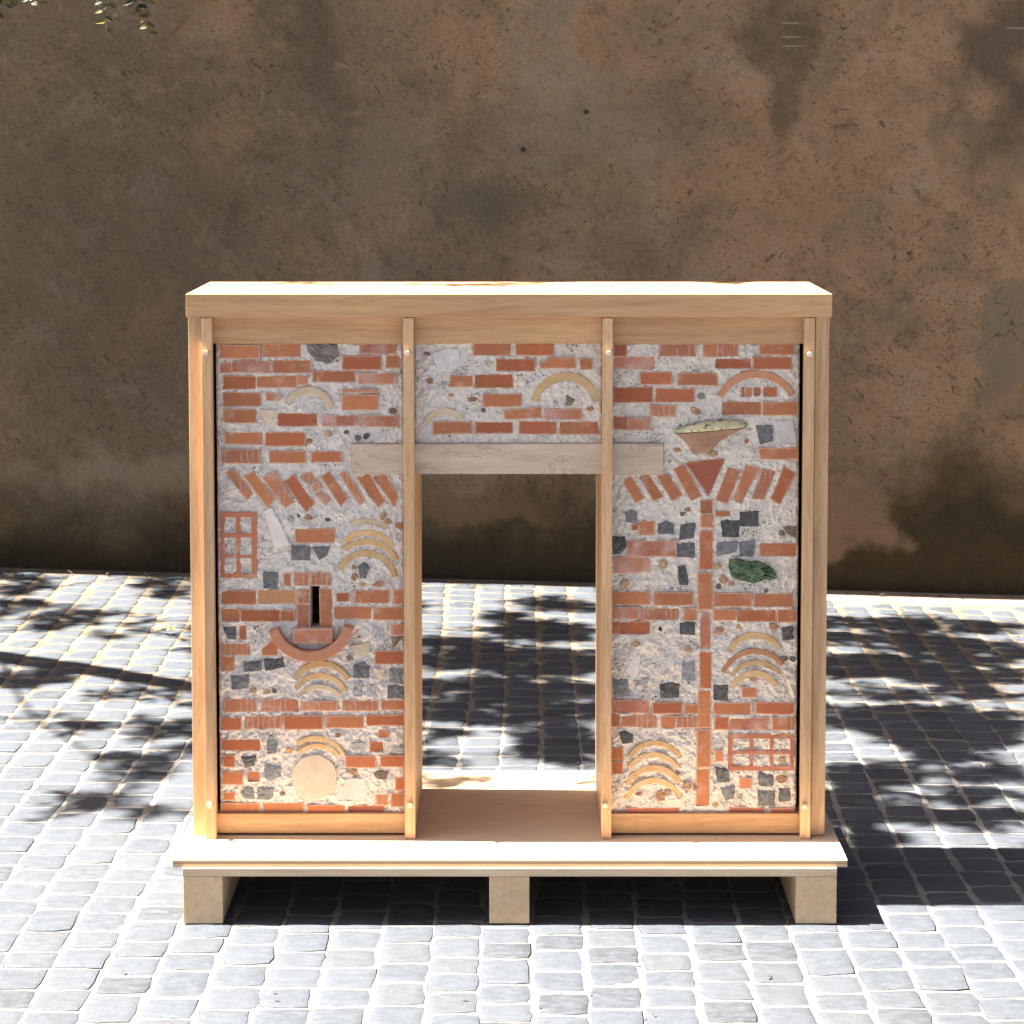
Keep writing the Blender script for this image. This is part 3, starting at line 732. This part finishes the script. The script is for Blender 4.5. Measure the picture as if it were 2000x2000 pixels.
A.quads([([(190,1255),(265,1225),(440,1450),(375,1500)],'bs'),([(355,1290),(435,1245),(630,1495),(565,1565)],'b'),([(525,1300),(635,1250),(800,1520),(720,1570)],'bs'),
 ([(715,1340),(800,1275),(985,1530),(915,1610)],'bd'),([(850,1295),(950,1245),(1000,1310),(930,1355)],'bs'),([(1000,1460),(1060,1425),(1125,1500),(1080,1545)],'bp'),([(950,1370),(1010,1335),(1045,1390),(985,1430)],'bp'),
 ([(1045,1290),(1120,1245),(1285,1490),(1220,1555)],'b'),([(1210,1270),(1260,1245),(1450,1500),(1390,1550)],'bs'),([(1370,1310),(1480,1260),(1615,1510),(1560,1570)],'b'),([(1510,1290),(1630,1280),(1730,1470),(1700,1560)],'b')])
A.lintel(686.5, 800, 866, 924)
for x,y,r_,m in ((930,975,34,'rust'),(1110,915,26,'tanp'),(1270,890,20,'brown'),(1690,700,36,'brown'),(1380,945,24,'dark'),(1450,930,22,'black')): A.pebble(x,y,r_,m)
A.frame(400, 900, 4.6)
A.grille([(145,172),(285,315),(427,465)],[(465,500),(655,682),(845,866),(1015,1045)],145,465,465,1045)
A.stone([(540,450),(600,425),(690,600),(760,745),(690,760),(640,790)],'pale',0.003,'shard',0.0006)
A.bricks([(815,615,1165,735,'bl'),(712,1015,770,1125),(805,1010,940,1120,'bs'),(955,1010,1138,1115,'bs'),(150,1170,460,1285),(480,1160,810,1280,'bt'),(1185,1185,1295,1260),
 (1350,1165,1650,1275),(1695,1165,1785,1280),(150,1330,310,1440),(330,1340,675,1440),(685,1345,805,1435),(1165,1310,1495,1420),(1520,1315,1780,1425),(830,1155,940,1280,'bs'),(830,1292,940,1485,'bs'),
 (1037,1150,1145,1495,'b'),(315,1480,370,1605),(150,1640,405,1745,'bs'),(150,1760,265,1885),(1675,1470,1785,1560,'bp'),(1530,1710,1780,1825)])
x0,z0 = A.P([(952,1500)])[0]; x1,z1 = A.P([(1031,1127)])[0]; A.slit = (x0,z0,x1,z1); A.cuts.append(([(x0,z0),(x1,z0),(x1,z1),(x0,z1)],0.0004))
A.brick([(805,1503),(1145,1503),(1145,1620),(805,1620)],'bp',0.016,name='sill_brick')
A.brick([(515,1690),(590,1630),(655,1620),(650,1745),(515,1745)],'b')
for pts,m in (([(780,765),(940,775),(940,890),(785,885)],'dark'),([(970,780),(1115,775),(1095,850),(1030,885)],'dark'),([(1385,950),(1440,910),(1475,960),(1450,1050),(1400,1050)],'dark'),
 ([(530,1005),(655,1005),(650,1140),(530,1140)],'dark'),([(165,1490),(275,1490),(275,1600),(210,1590)],'dark'),([(355,1815),(500,1800),(500,1880),(360,1890)],'dark'),([(535,1790),(695,1770),(710,1850),(550,1880)],'black'),
 ([(1510,1510),(1605,1510),(1605,1620),(1515,1620)],'grey'),([(1680,1590),(1785,1580),(1690,1680)],'brown')): A.stone(pts,m)
A.stone([(1305,1665),(1475,1630),(1480,1720),(1400,1760)],'beige',None,'shard',0.0006)
A.arc((1305,572),(1460,542),(1640,605),40,'buff'); A.arc((1258,725),(1470,642),(1690,770),50); A.arc((1260,795),(1470,722),(1715,885),46); A.arc((1215,972),(1465,828),(1705,1040),52,'ochre')
A.arc((630,1505),(968,1740),(1298,1480),82,'trough',0.026,'trough_tile',0.0)
for x,y,r_,m in ((1350,1045,28,'rust'),(1415,1105,34,'tanp'),(1560,1105,40,'rust'),(1645,545,32,'tanp'),(1600,500,30,'tanp'),(1340,955,24,'rust'),(1755,580,36,'rust'),(1300,1770,30,'brown'),(845,495,20,'brown'),(930,510,28,'rust'),(1100,530,26,'dark'),(765,520,24,'grey')): A.pebble(x,y,r_,m)
A.frame(400, 1250, 4.6)
for pts,m in (([(1340,230),(1430,200),(1475,240),(1470,335),(1345,335)],'dark'),([(1660,260),(1770,260),(1770,390),(1665,370)],'slate'),([(240,320),(400,310),(380,430),(245,435)],'dark'),([(1335,380),(1420,370),(1410,500),(1345,495)],'grey'),
 ([(1460,395),(1540,395),(1535,500),(1475,495)],'grey'),([(1645,415),(1785,415),(1785,520),(1645,515)],'dark'),([(560,920),(620,895),(650,920),(640,1015),(570,1010)],'slate'),([(1310,920),(1440,920),(1430,990),(1320,1000)],'grey'),
 ([(330,1055),(455,1045),(440,1120),(370,1140)],'dark'),([(540,1120),(610,1140),(680,1140),(680,1220),(590,1260),(550,1240)],'slate'),([(1520,1195),(1600,1180),(1645,1190),(1620,1250),(1560,1240)],'brown'),
 ([(325,1370),(390,1320),(440,1330),(445,1420),(360,1420)],'slate'),([(475,1330),(560,1310),(615,1330),(615,1400),(580,1430),(475,1425)],'slate'),([(1530,260),(1610,260),(1610,340),(1535,345)],'beige'),([(1680,975),(1790,960),(1790,1005),(1690,1010)],'grey')): A.stone(pts,m)
A.arc((815,345),(1030,212),(1285,350),50); A.arc((820,430),(1040,318),(1262,462),46); A.arc((835,505),(1040,418),(1228,512),38,'buff')
A.arc((835,930),(1020,880),(1240,1022),42); A.arc((852,1008),(1010,948),(1195,1035),38)
A.bricks([(180,530,465,640,'bs'),(510,535,840,640,'bs'),(865,550,1190,630,'bs'),(1240,540,1560,630,'bs'),(1590,545,1790,625),(150,700,325,805,'bd'),(365,685,690,790,'bs'),(715,680,1055,795,'bd'),(1090,685,1430,790),(1455,675,1790,765,'bd'),
 (150,895,495,990,'bd'),(1560,810,1655,875),(1482,915,1603,1000,'bd'),(1270,1040,1535,1140,'bd'),(1580,1040,1790,1135,'bd'),(165,1040,265,1135),(165,1185,340,1295,'bl'),(387,1180,492,1270),(1715,1235,1790,1345),
 (1540,1390,1650,1480,'bs'),(1675,1375,1790,1490),(165,1370,265,1435),(150,1470,490,1550),(525,1465,880,1550),(925,1485,1260,1550,'bd'),(1285,1490,1610,1550,'key')])
A.stone([(985+197*math.cos(k*math.pi/18),1230+197*math.sin(k*math.pi/18)) for k in range(36)],'beige',0.004,'stone_disc',0.0003)
A.stone([(1190,1390),(1290,1245),(1430,1250),(1470,1340),(1430,1440),(1200,1430)],'pale',0.002,'shard',0.0006)
for x,y,r_,m in ((440,450,28,'tanp'),(560,460,26,'tanp'),(630,455,24,'brown'),(1330,1185,42,'tanp'),(1200,845,30,'rust'),(1350,860,34,'pale'),(700,1370,26,'brown'),(770,990,30,'tanp'),(1450,250,5,'dark')): A.pebble(x,y,r_,m)
A.bed(seed=0)

# ---- upper middle panel
B = Panel('wide brick mosaic panel with two tile arcs above the gateway opening', 808.5, 1177, 667, 926, 800)
B.frame(780, 600, 4.391)
B.bricks([(635,310,955,412,'b'),(1000,305,1325,412),(832,445,1160,548),(1548,438,1650,530),(650,578,975,690),(720,748,1045,850),(1245,875,1560,960,'bp'),(292,985,620,1082),(650,985,970,1082),(1027,980,1350,1085,'bd'),(1378,985,1705,1088,'b')])
B.quads([([(1205,480),(1300,432),(1490,430),(1510,520),(1210,522)],'b'),([(445,588),(625,588),(630,680),(427,680)],'b'),([(895,885),(1210,860),(1215,945),(905,960)],'b')])
B.stone([(285,400),(420,350),(510,370),(510,480),(440,560),(330,540)],'ash',0.0015,'shard',0.0006)
B.arc((1160,805),(1420,594),(1695,805),72,'ochre',None,'tile_arc',0.3); B.arc((222,1000),(352,892),(530,955),46,'buff')
B.stone([(1435,760),(1500,795),(1470,840),(1430,835)],'brown')
for x,y,r_,m in ((760,480,40,'beige'),(1635,870,30,'rust'),(265,635,30,'rust'),(630,790,34,'rust'),(385,655,22,'grey'),(240,400,22,'brown'),(720,885,20,'brown'),(440,750,26,'tanp')): B.pebble(x,y,r_,m)
B.lintel(700, 1300, 865.5, 924.5)
B.bed(seed=31)

# ---- right panel
Cn = Panel('tall brick and stone mosaic panel with a long brick pilaster, right of the gateway', 1190, 1559, 669, 1590, 1130)
Cn.frame(1170, 650, 4.6)
Cn.bricks([(135,95,245,205),(540,100,865,208,'bs'),(935,95,1060,212),(1068,95,1245,210,'bs'),(1440,95,1750,195),(135,220,495,325,'bp'),(1045,235,1360,320),(1385,220,1725,325),(372,355,650,462,'bd'),(715,365,1062,470),
 (135,490,480,622,'bd'),(510,505,855,622),(465,650,688,748,'bs'),(135,755,250,870),(258,765,455,870,'bp'),(1275,490,1305,570),(1320,490,1375,575),(1388,490,1450,568),(1475,490,1595,575),(1105,620,1450,735),(1472,620,1780,738),(1440,1035,1785,1135,'b')])
Cn.arc((1090,570),(1400,368),(1735,555),62,'tile'); Cn.stone([(1410,830),(1555,835),(1555,970),(1450,1000)],'dark')
Cn.stone([(1580,800),(1740,790),(1775,990),(1600,1000)],'ash',0.0008,'shard',0.0006)
Cn.quads([([(775,1170),(940,1142),(1135,1130),(985,1470)],'key')]); Cn.root.children[-1].name = 'keystone'
Cn.quads([([(215,1340),(285,1280),(410,1480),(330,1525)],'b'),([(360,1285),(450,1275),(575,1470),(490,1515)],'b'),([(515,1280),(625,1275),(750,1455),(660,1510)],'b'),([(670,1225),(760,1175),(920,1465),(825,1510)],'b'),
 ([(1160,1205),(1270,1245),(1150,1535),(1050,1500)],'b'),([(1320,1190),(1440,1215),(1280,1535),(1205,1500)],'b'),([(1470,1225),(1590,1240),(1480,1500),(1370,1490)],'bs'),([(1660,1200),(1765,1260),(1620,1540),(1545,1490)],'bd')])
body = loft('dish_body', Cn, [(668,1335,905,850),(690,1290,925,868),(745,1190,960,915),(790,1080,1005,985),(815,1020,1050,1050),(830,1000,1085,1085)], 'bowl', (0.019,0.018,0.015,0.012,0.008,0.002))
rim = loft('glazed_rim', Cn, [(690,1310,868,792),(668,1345,874,808),(660,1352,882,822),(664,1345,892,836),(680,1330,900,846)], 'glaze', (0.010,0.022,0.026,0.025,0.017), (44, 38, 16, 2, 0))
rim.parent = body
for x,y,r_,m in ((880,710,36,'rust'),(920,570,40,'flint'),(1030,1085,38,'tanp'),(1325,975,18,'rust'),(850,690,30,'tanp'),(700,1050,30,'rust')): Cn.pebble(x,y,r_,m)
Cn.lintel(1180, 1295.6, 865, 925.5)
Cn.frame(1170, 900, 4.6)
Cn.bricks([(912,352,1020,468),(912,480,1022,597),(905,630,1022,972,'bd'),(890,1010,1012,1330),(365,545,495,665,'bl'),(300,575,352,620),(255,720,690,855,'bp'),(140,870,460,1000,'bp'),(1045,450,1170,495),(1445,740,1775,858,'bl'),
 (120,1175,455,1290),(500,1185,838,1295),(1030,1190,1365,1305),(1390,1195,1740,1308),(120,1315,350,1418,'bp'),(375,1325,712,1430,'bs'),(762,1325,875,1430),(1030,1335,1225,1430),(1245,1340,1585,1438,'bd'),(1605,1340,1775,1442),(120,1450,458,1555)])
Cn.brick([(925,1360),(985,1360),(1000,1420),(1002,1685),(910,1685),(912,1420)],'bp')
for pts,m in (([(240,465),(300,440),(340,460),(335,550),(240,545)],'slate'),([(530,570),(600,545),(665,570),(665,655),(540,650)],'dark'),([(735,580),(865,560),(850,690),(725,705)],'black'),([(125,690),(230,680),(245,760),(190,835),(125,835)],'black'),
 ([(700,770),(760,735),(860,740),(855,865),(700,860)],'dark'),([(705,945),(770,945),(795,1050),(790,1110),(725,1110)],'black'),([(1265,460),(1430,455),(1425,585),(1270,585)],'black'),([(1095,535),(1170,535),(1255,540),(1250,680),(1115,680)],'black'),
 ([(1060,735),(1245,735),(1225,820),(1065,850)],'slate'),([(1265,735),(1395,720),(1385,855),(1265,850)],'dark'),([(1650,590),(1765,590),(1760,690),(1700,650)],'brown'),([(730,1455),(860,1455),(855,1560),(730,1555)],'black'),([(1650,1500),(1740,1490),(1740,1600),(1655,1610)],'black')): Cn.stone(pts,m)
Cn.stone([(1175,892),(1250,884),(1310,905),(1430,908),(1530,948),(1572,990),(1592,1048),(1500,1056),(1390,1090),(1262,1066),(1196,1030),(1168,960)],'green',0.007,'green_stone',0.007)
Cn.arc((1172,1705),(1400,1565),(1620,1685),50)
Cn.arc((1118,1895),(1400,1708),(1645,1830),42,'tile')
for x,y,r_,m in ((580,930,42,'tanp'),(235,1105,42,'tanp'),(1120,1070,36,'rust'),(1190,1105,28,'rust'),(550,1510,18,'black'),(1080,1530,40,'rust'),(1570,1490,36,'rust'),(330,1640,38,'tanp'),(1070,940,26,'tanp'),(1075,1130,20,'brown'),(1500,1165,20,'brown'),(1250,1490,22,'tanp'),(1640,650,24,'brown'),(800,435,28,'rust'),(750,470,24,'dark')): Cn.pebble(x,y,r_,m)
Cn.frame(1170, 1250, 4.6)
Cn.arc((1192,315),(1400,200),(1620,300),42); Cn.arc((1195,425),(1400,298),(1588,405),52)
for pts,m in (([(750,195),(855,195),(855,365),(750,350)],'slate'),([(125,355),(255,355),(265,500),(150,510)],'slate'),([(550,405),(640,380),(715,400),(710,510),(560,515)],'black'),([(1030,400),(1155,405),(1150,545),(1030,530)],'black'),
 ([(320,370),(445,345),(430,395),(330,415)],'grey'),([(180,830),(240,820),(300,860),(300,915),(215,925)],'black'),([(1050,1155),(1160,1160),(1165,1270),(1065,1270)],'dark'),([(1435,1205),(1560,1205),(1560,1310),(1440,1305)],'dark'),
 ([(1095,1330),(1215,1320),(1205,1420),(1140,1430)],'slate'),([(1255,1380),(1290,1375),(1285,1420),(1265,1420)],'slate'),([(1430,1350),(1575,1350),(1570,1490),(1435,1480)],'dark'),([(1620,1335),(1715,1335),(1715,1440),(1620,1450)],'dark')): Cn.stone(pts,m)
Cn.stone([(240,280),(300,170),(370,130),(350,320),(280,320)],'pale',0.001,'shard',0.0006); Cn.stone([(560,290),(620,150),(670,140),(640,220),(570,310)],'ash',0.001,'shard',0.0006)
Cn.bricks([(1285,430,1408,515,'bl'),(907,110,1007,430,'bd'),(895,450,998,785),(882,805,995,1140),(875,1160,990,1485),(125,545,450,652,'bp'),(480,560,742,655,'bd'),(772,580,888,658),(1030,568,1358,665),(1410,560,1745,662,'bd'),
 (110,675,185,775),(205,680,338,775,'bs'),(348,675,520,785,'bs'),(562,685,685,790),(700,685,880,785,'bs'),(1040,690,1160,800,'bd'),(1180,705,1515,805,'bp'),(1555,700,1685,805),(1692,700,1755,800,'bs'),(120,968,212,1078),(122,1095,212,1200),(1045,990,1108,1085,'bl'),(1265,1240,1368,1330,'bl'),
 (250,1508,720,1560,'key'),(1170,1508,1480,1560,'key'),(1540,1514,1750,1560,'key')])
Cn.arc((272,1050),(480,922),(728,1050),44,'ochre'); Cn.arc((275,1140),(480,1026),(705,1145),42,'ochre'); Cn.arc((255,1290),(480,1147),(722,1280),54); Cn.arc((248,1425),(475,1260),(730,1412),46)
Cn.grille([(1165,1192),(1360,1380),(1540,1562),(1722,1748)],[(848,878),(998,1018),(1135,1165)],1165,1748,848,1165)
for x,y,r_,m in ((360,1375,32,'rust'),(550,1395,46,'rust'),(800,1315,46,'tanp'),(1640,1245,50,'bowl'),(860,1330,22,'rust'),(620,1370,26,'tanp'),(1660,170,28,'brown'),(1740,165,28,'dark'),(1390,350,30,'rust'),(1640,1080,26,'tanp'),(1050,1475,26,'tanp'),(700,1200,24,'brown'),(330,20,30,'tanp'),(800,85,30,'tanp')): Cn.pebble(x,y,r_,m)
Cn.bed(seed=62)

# ------------------------------------------------------------------ the tree beside the wall, out of the picture but for its lowest twigs
t = NT('tree_bark'); p = t.pos(); a = t.noise(t.scale(p, (1, 1, 0.25)), 30, 5); t.bump(a, 0.8, 0.01)
M['bark'] = t.done(t.mix(a, (0.07, 0.055, 0.04), (0.17, 0.14, 0.11)), 0.9, 0.1)
t = NT('tree_leaf'); g = t.isl()
M['leaf'] = t.done(t.mix(g, (0.020, 0.026, 0.008), (0.12, 0.095, 0.016)), 0.5, 0.35)
t.b.inputs['Transmission Weight'].default_value = 0.0
def tube(bm, pts, r0, r1, seg=8):
    rings = []
    for i, p_ in enumerate(pts):
        p_ = Vector(p_); d = (Vector(pts[min(i+1, len(pts)-1)])-Vector(pts[max(i-1, 0)])).normalized()
        u = d.cross(Vector((0.31, 0.2, 0.93))).normalized(); w = d.cross(u); r_ = r0+(r1-r0)*i/(len(pts)-1)
        rings.append([bm.verts.new(p_+(u*math.cos(2*math.pi*k/seg)+w*math.sin(2*math.pi*k/seg))*r_) for k in range(seg)])
    for a_, b_ in zip(rings, rings[1:]):
        for k in range(seg): bm.faces.new((a_[k], a_[(k+1) % seg], b_[(k+1) % seg], b_[k]))
def spline(P, n):
    P = [Vector(q) for q in P]; out = []
    for i in range(len(P)-1):
        p0 = P[max(i-1, 0)]; p1 = P[i]; p2 = P[i+1]; p3 = P[min(i+2, len(P)-1)]
        for k in range(n):
            u = k/n; out.append(0.5*((2*p1)+(p2-p0)*u+(2*p0-5*p1+4*p2-p3)*u*u+(3*p1-p0-3*p2+p3)*u**3))
    out.append(P[-1]); return out
def lift(gx, gy, z):                         # the point at height z whose shadow falls on (gx, gy)
    return Vector((gx-SUNX*(z-gz(gx, gy)), gy+SUNY*(z-gz(gx, gy)), z))
tree = empty('courtyard_tree', (-4.3, 7.75, 0), 'leafy tree by the wall whose hanging twigs show at the upper left corner', 'tree')
bm = bmesh.new()
def gp(px, py): return atz(px, py)
limb_pts = [(-4.3, 7.75, -0.1), (-4.22, 7.74, 0.9), (-4.0, 7.62, 1.7), lift(*gp(-190, 1275), 2.25), lift(*gp(0, 1301), 2.7), lift(*gp(180, 1322), 2.95), lift(*gp(370, 1349), 3.1), lift(*gp(700, 1390), 3.35), lift(*gp(1100, 1400), 3.5), lift(*gp(1500, 1390), 3.6)]
sp = spline(limb_pts, 8); tube(bm, sp[:17], 0.13, 0.075, 12); tube(bm, sp[16:52], 0.070, 0.050, 10); tube(bm, sp[51:], 0.040, 0.012, 8)
limbs = [sp[24:]]
for base, pts in ((3, [(300, 1230, 3.0), (700, 1230, 3.4), (1200, 1260, 3.5), (1800, 1250, 3.6)]), (3, [(60, 1180, 2.8), (400, 1140, 3.2), (900, 1165, 3.4)]),
                  (5, [(500, 1420, 3.2), (900, 1470, 3.4), (1500, 1500, 3.5), (1900, 1520, 3.6)]), (4, [(60, 1400, 2.8), (180, 1480, 2.85), (230, 1560, 2.9)]), (7, [(1300, 1330, 3.5), (1800, 1340, 3.6), (2100, 1380, 3.7)])):
    s0 = sp[base*8]; q = spline([s0]+[lift(*gp(a_, b_), z+0.6) for a_, b_, z in pts], 7); tube(bm, q, 0.009, 0.003, 6); limbs.append(q)
leaves_v = []; leaves_f = []
LR = random.Random(21)
def leaf(p_, d, L, wd, up):
    side = d.cross(up).normalized(); n_ = side.cross(d).normalized(); b0 = len(leaves_v)
    for k, (u, w_, h_) in enumerate(((0, 0, 0), (.3, .48, .06), (.68, .40, .07), (1, 0, -.03), (.68, -.40, .07), (.3, -.48, .06), (.5, 0, 0))):
        leaves_v.append(tuple(p_+d*(u*L)+side*(w_*wd)+n_*(h_*L)))
    leaves_f.extend([(b0, b0+1, b0+6), (b0+1, b0+2, b0+6), (b0+2, b0+3, b0+6), (b0+3, b0+4, b0+6), (b0+4, b0+5, b0+6), (b0+5, b0, b0+6)])
allimb = [q for l_ in limbs for q in l_]
def spray(c, L, n, droop=0.2, twig=True, base=None, lsize=1.0):
    a_ = LR.uniform(0, 2*math.pi); d = Vector((math.cos(a_), math.sin(a_)*.9, LR.uniform(-.5, .3)))
    if base is not None:
        d = (c-base).normalized()*.6+d*.6
    d.normalize(); p0 = c-d*L*.5
    pts = [p0+d*(L*k/4)+Vector((LR.uniform(-.01, .01), LR.uniform(-.01, .01), -droop*L*(k/4)**2)) for k in range(5)]
    if twig: tube(bm, pts, 0.0016, 0.0008, 4)
    for k in range(n):
        u = (k+.5)/n*4; i = min(3, int(u)); q = pts[i].lerp(pts[i+1], u-i)
        dd = (pts[i+1]-pts[i]).normalized(); sd = dd.cross(Vector((0, 0, 1))).normalized()*(1 if k % 2 else -1)
        ld = (dd*.55+sd*LR.uniform(.6, 1)+Vector((0, 0, LR.uniform(-.55, .15)))).normalized()
        up = (Vector((0, 0, 1))+Vector((LR.uniform(-.6, .6), LR.uniform(-.6, .6), 0))).normalized()
        leaf(q, ld, LR.uniform(.045, .072)*lsize, LR.uniform(.025, .037)*lsize, up)
# where the foliage hangs: (px, py, rx, ry) of the ground it shades, number of sprays
zones = [(30,1165,60,26,26),(255,1130,80,12,18),(335,1165,45,22,22),(60,1225,90,30,26),(200,1240,130,30,16),(60,1335,90,14,26),(290,1365,80,12,7),(100,1400,30,8,2),(165,1428,40,9,7),(330,1425,50,28,16),
 (290,1482,90,7,9),(290,1515,50,12,8),(215,1562,50,18,11),(150,1588,35,6,3),(303,1582,16,10,5),(328,1606,10,5,1),
 (620,1190,230,22,40),(580,1260,200,46,80),(600,1360,240,50,120),(600,1450,220,35,50),
 (1100,1182,70,12,16),(985,1205,60,8,8),(1070,1232,100,16,42),(890,1258,80,10,22),(1010,1290,190,26,88),(1000,1345,190,20,62),(1000,1390,190,22,58),(1100,1452,70,34,56),(870,1430,30,8,5),(850,1485,40,6,6),
 (1420,1215,190,26,80),(1390,1290,220,45,170),(1390,1380,220,40,140),(1390,1450,200,30,50),
 (1800,1200,210,14,62),(1740,1235,130,20,44),(1900,1255,120,26,60),(1700,1290,130,26,76),(1900,1305,130,22,50),(1820,1345,200,14,26),(1820,1405,200,32,120),(1870,1440,120,18,38),(1850,1475,60,12,14),(1720,1515,110,16,34),
 (1930,1510,80,14,15),(1670,1575,45,45,36),(1780,1590,70,14,14),(1900,1555,100,10,12),(1940,1595,70,10,12),(1720,1640,40,14,12)]
for (px, py, rx, ry, n_) in zones:
    for _ in range(int(n_*(1.25 if px > 380 else 0.8))):
        r_ = math.sqrt(LR.random()); a_ = LR.uniform(0, 2*math.pi)
        gx, gy = gp(px+rx*r_*math.cos(a_), py+ry*r_*math.sin(a_))
        c = lift(gx, gy, LR.uniform(2.9, 4.8))
        near = min(allimb[::5], key=lambda q: (q-c).length)
        spray(c, LR.uniform(.10, .22), LR.randint(6, 11), base=near)
# a few sprays that dapple the cap and the back of the deck
for px, py, zt in ((610, 553, 1.334), (905, 557, 1.334), (985, 555, 1.334), (1400, 552, 1.334), (1455, 552, 1.334), (840, 1528, .139), (905, 1530, .139), (930, 1520, .139), (1160, 1520, .139)):
    X, Y_ = atz(px, py, zt)
    for _ in range(2):
        z = LR.uniform(3.2, 4.2)
        spray(Vector((X+LR.uniform(-.05, .05)-SUNX*(z-zt), Y_+LR.uniform(-.02, .03)+SUNY*(z-zt), z)), .12, 6)
# twigs that hang into the picture at the upper left
def hang(px, py0, py1, Y, n):
    X, Z1 = at(px, py0, Y); _, Z0 = at(px, py1, Y); m = 7
    pts = [Vector((X+.012*math.sin(k*1.1), Y+.02*math.sin(k*.7), Z1+(Z0-Z1)*k/(m-1))) for k in range(m)]
    tube(bm, pts, 0.003, 0.0012, 5)
    for k in range(n):
        u = (k+.6)/n*(m-1); i = min(m-2, int(u)); q = pts[i].lerp(pts[i+1], u-i)
        sd = 1 if k % 2 else -1
        ld = Vector((sd*LR.uniform(.6, 1), LR.uniform(-.5, .5), LR.uniform(-.75, .05))).normalized()
        leaf(q, ld, LR.uniform(.026, .040), LR.uniform(.013, .020), Vector((LR.uniform(-.3, .3), -1, LR.uniform(0, .8))).normalized())
hang(205, -220, 58, 7.6, 26); hang(218, -160, 30, 7.5, 18); hang(270, -200, 34, 7.6, 24); hang(288, -180, 66, 7.7, 24); hang(262, -150, 20, 7.5, 14); hang(60, -160, 8, 7.6, 16); hang(72, -160, 10, 7.6, 12); hang(8, -200, 12, 7.5, 22); hang(18, -160, 6, 7.5, 16); hang(-10, -160, 25, 7.5, 16)
me = bpy.data.meshes.new('trunk'); bm.to_mesh(me); bm.free(); me.polygons.foreach_set('use_smooth', [True]*len(me.polygons)); link('trunk', me, M['bark'], tree)
link('crown', mesh('crown', leaves_v, leaves_f), M['leaf'], tree)

# ------------------------------------------------------------------ small litter
t = NT('yellow_green_leaf'); M['sprig'] = t.done((0.22, 0.20, 0.03), 0.5)
leaves_v = []; leaves_f = []
gx, gy = gp(316, 1254)
for k in range(7):
    leaf(Vector((gx-.03+.010*k, gy+LR.uniform(-.012, .012), gz(gx, gy)+.010)), Vector((LR.uniform(.2, 1), LR.uniform(-.8, .8), LR.uniform(.1, .6))).normalized(), .035, .012, Vector((0, 0, 1)))
tag(link('leaf_sprig', mesh('leaf_sprig', leaves_v, leaves_f), M['sprig']), 'small yellow green leaf sprig fallen on the cobbles left of the frame', 'leaf')
leaves_v = []; leaves_f = []
t = NT('dry_litter'); M['litter'] = t.done((0.06, 0.045, 0.03), 0.8)
for px, py in ((1507, 1910), (1500, 1915), (1497, 1922), (1238, 1886), (1155, 1943), (1050, 1968), (1280, 1985), (1262, 1992), (541, 1943), (545, 1958), (55, 1697), (118, 1701), (1975, 1222), (1983, 1228), (1965, 1226), (1980, 1233), (1990, 1224), (240, 1905), (900, 1955), (1090, 1940)):
    gx, gy = gp(px, py)
    leaf(Vector((gx, gy, gz(gx, gy)+.005)), Vector((LR.uniform(-1, 1), LR.uniform(-1, 1), .1)).normalized(), LR.uniform(.008, .016), LR.uniform(.004, .006), Vector((0, 0, 1)))
for _ in range(170):                          # grit and leaves blown against the wall foot
    gx = LR.uniform(-3, 3); gy = YW-abs(LR.gauss(0, .10))-.01
    leaf(Vector((gx, gy, gz(gx, gy)+.006)), Vector((LR.uniform(-1, 1), LR.uniform(-1, 1), LR.uniform(0, .5))).normalized(), LR.uniform(.010, .032), LR.uniform(.005, .014), Vector((0, 0, 1)))
tag(link('leaf_litter', mesh('leaf_litter', leaves_v, leaves_f), M['litter'], None, 'stuff'), 'scattered dry leaf bits lying on the cobbles', 'litter')
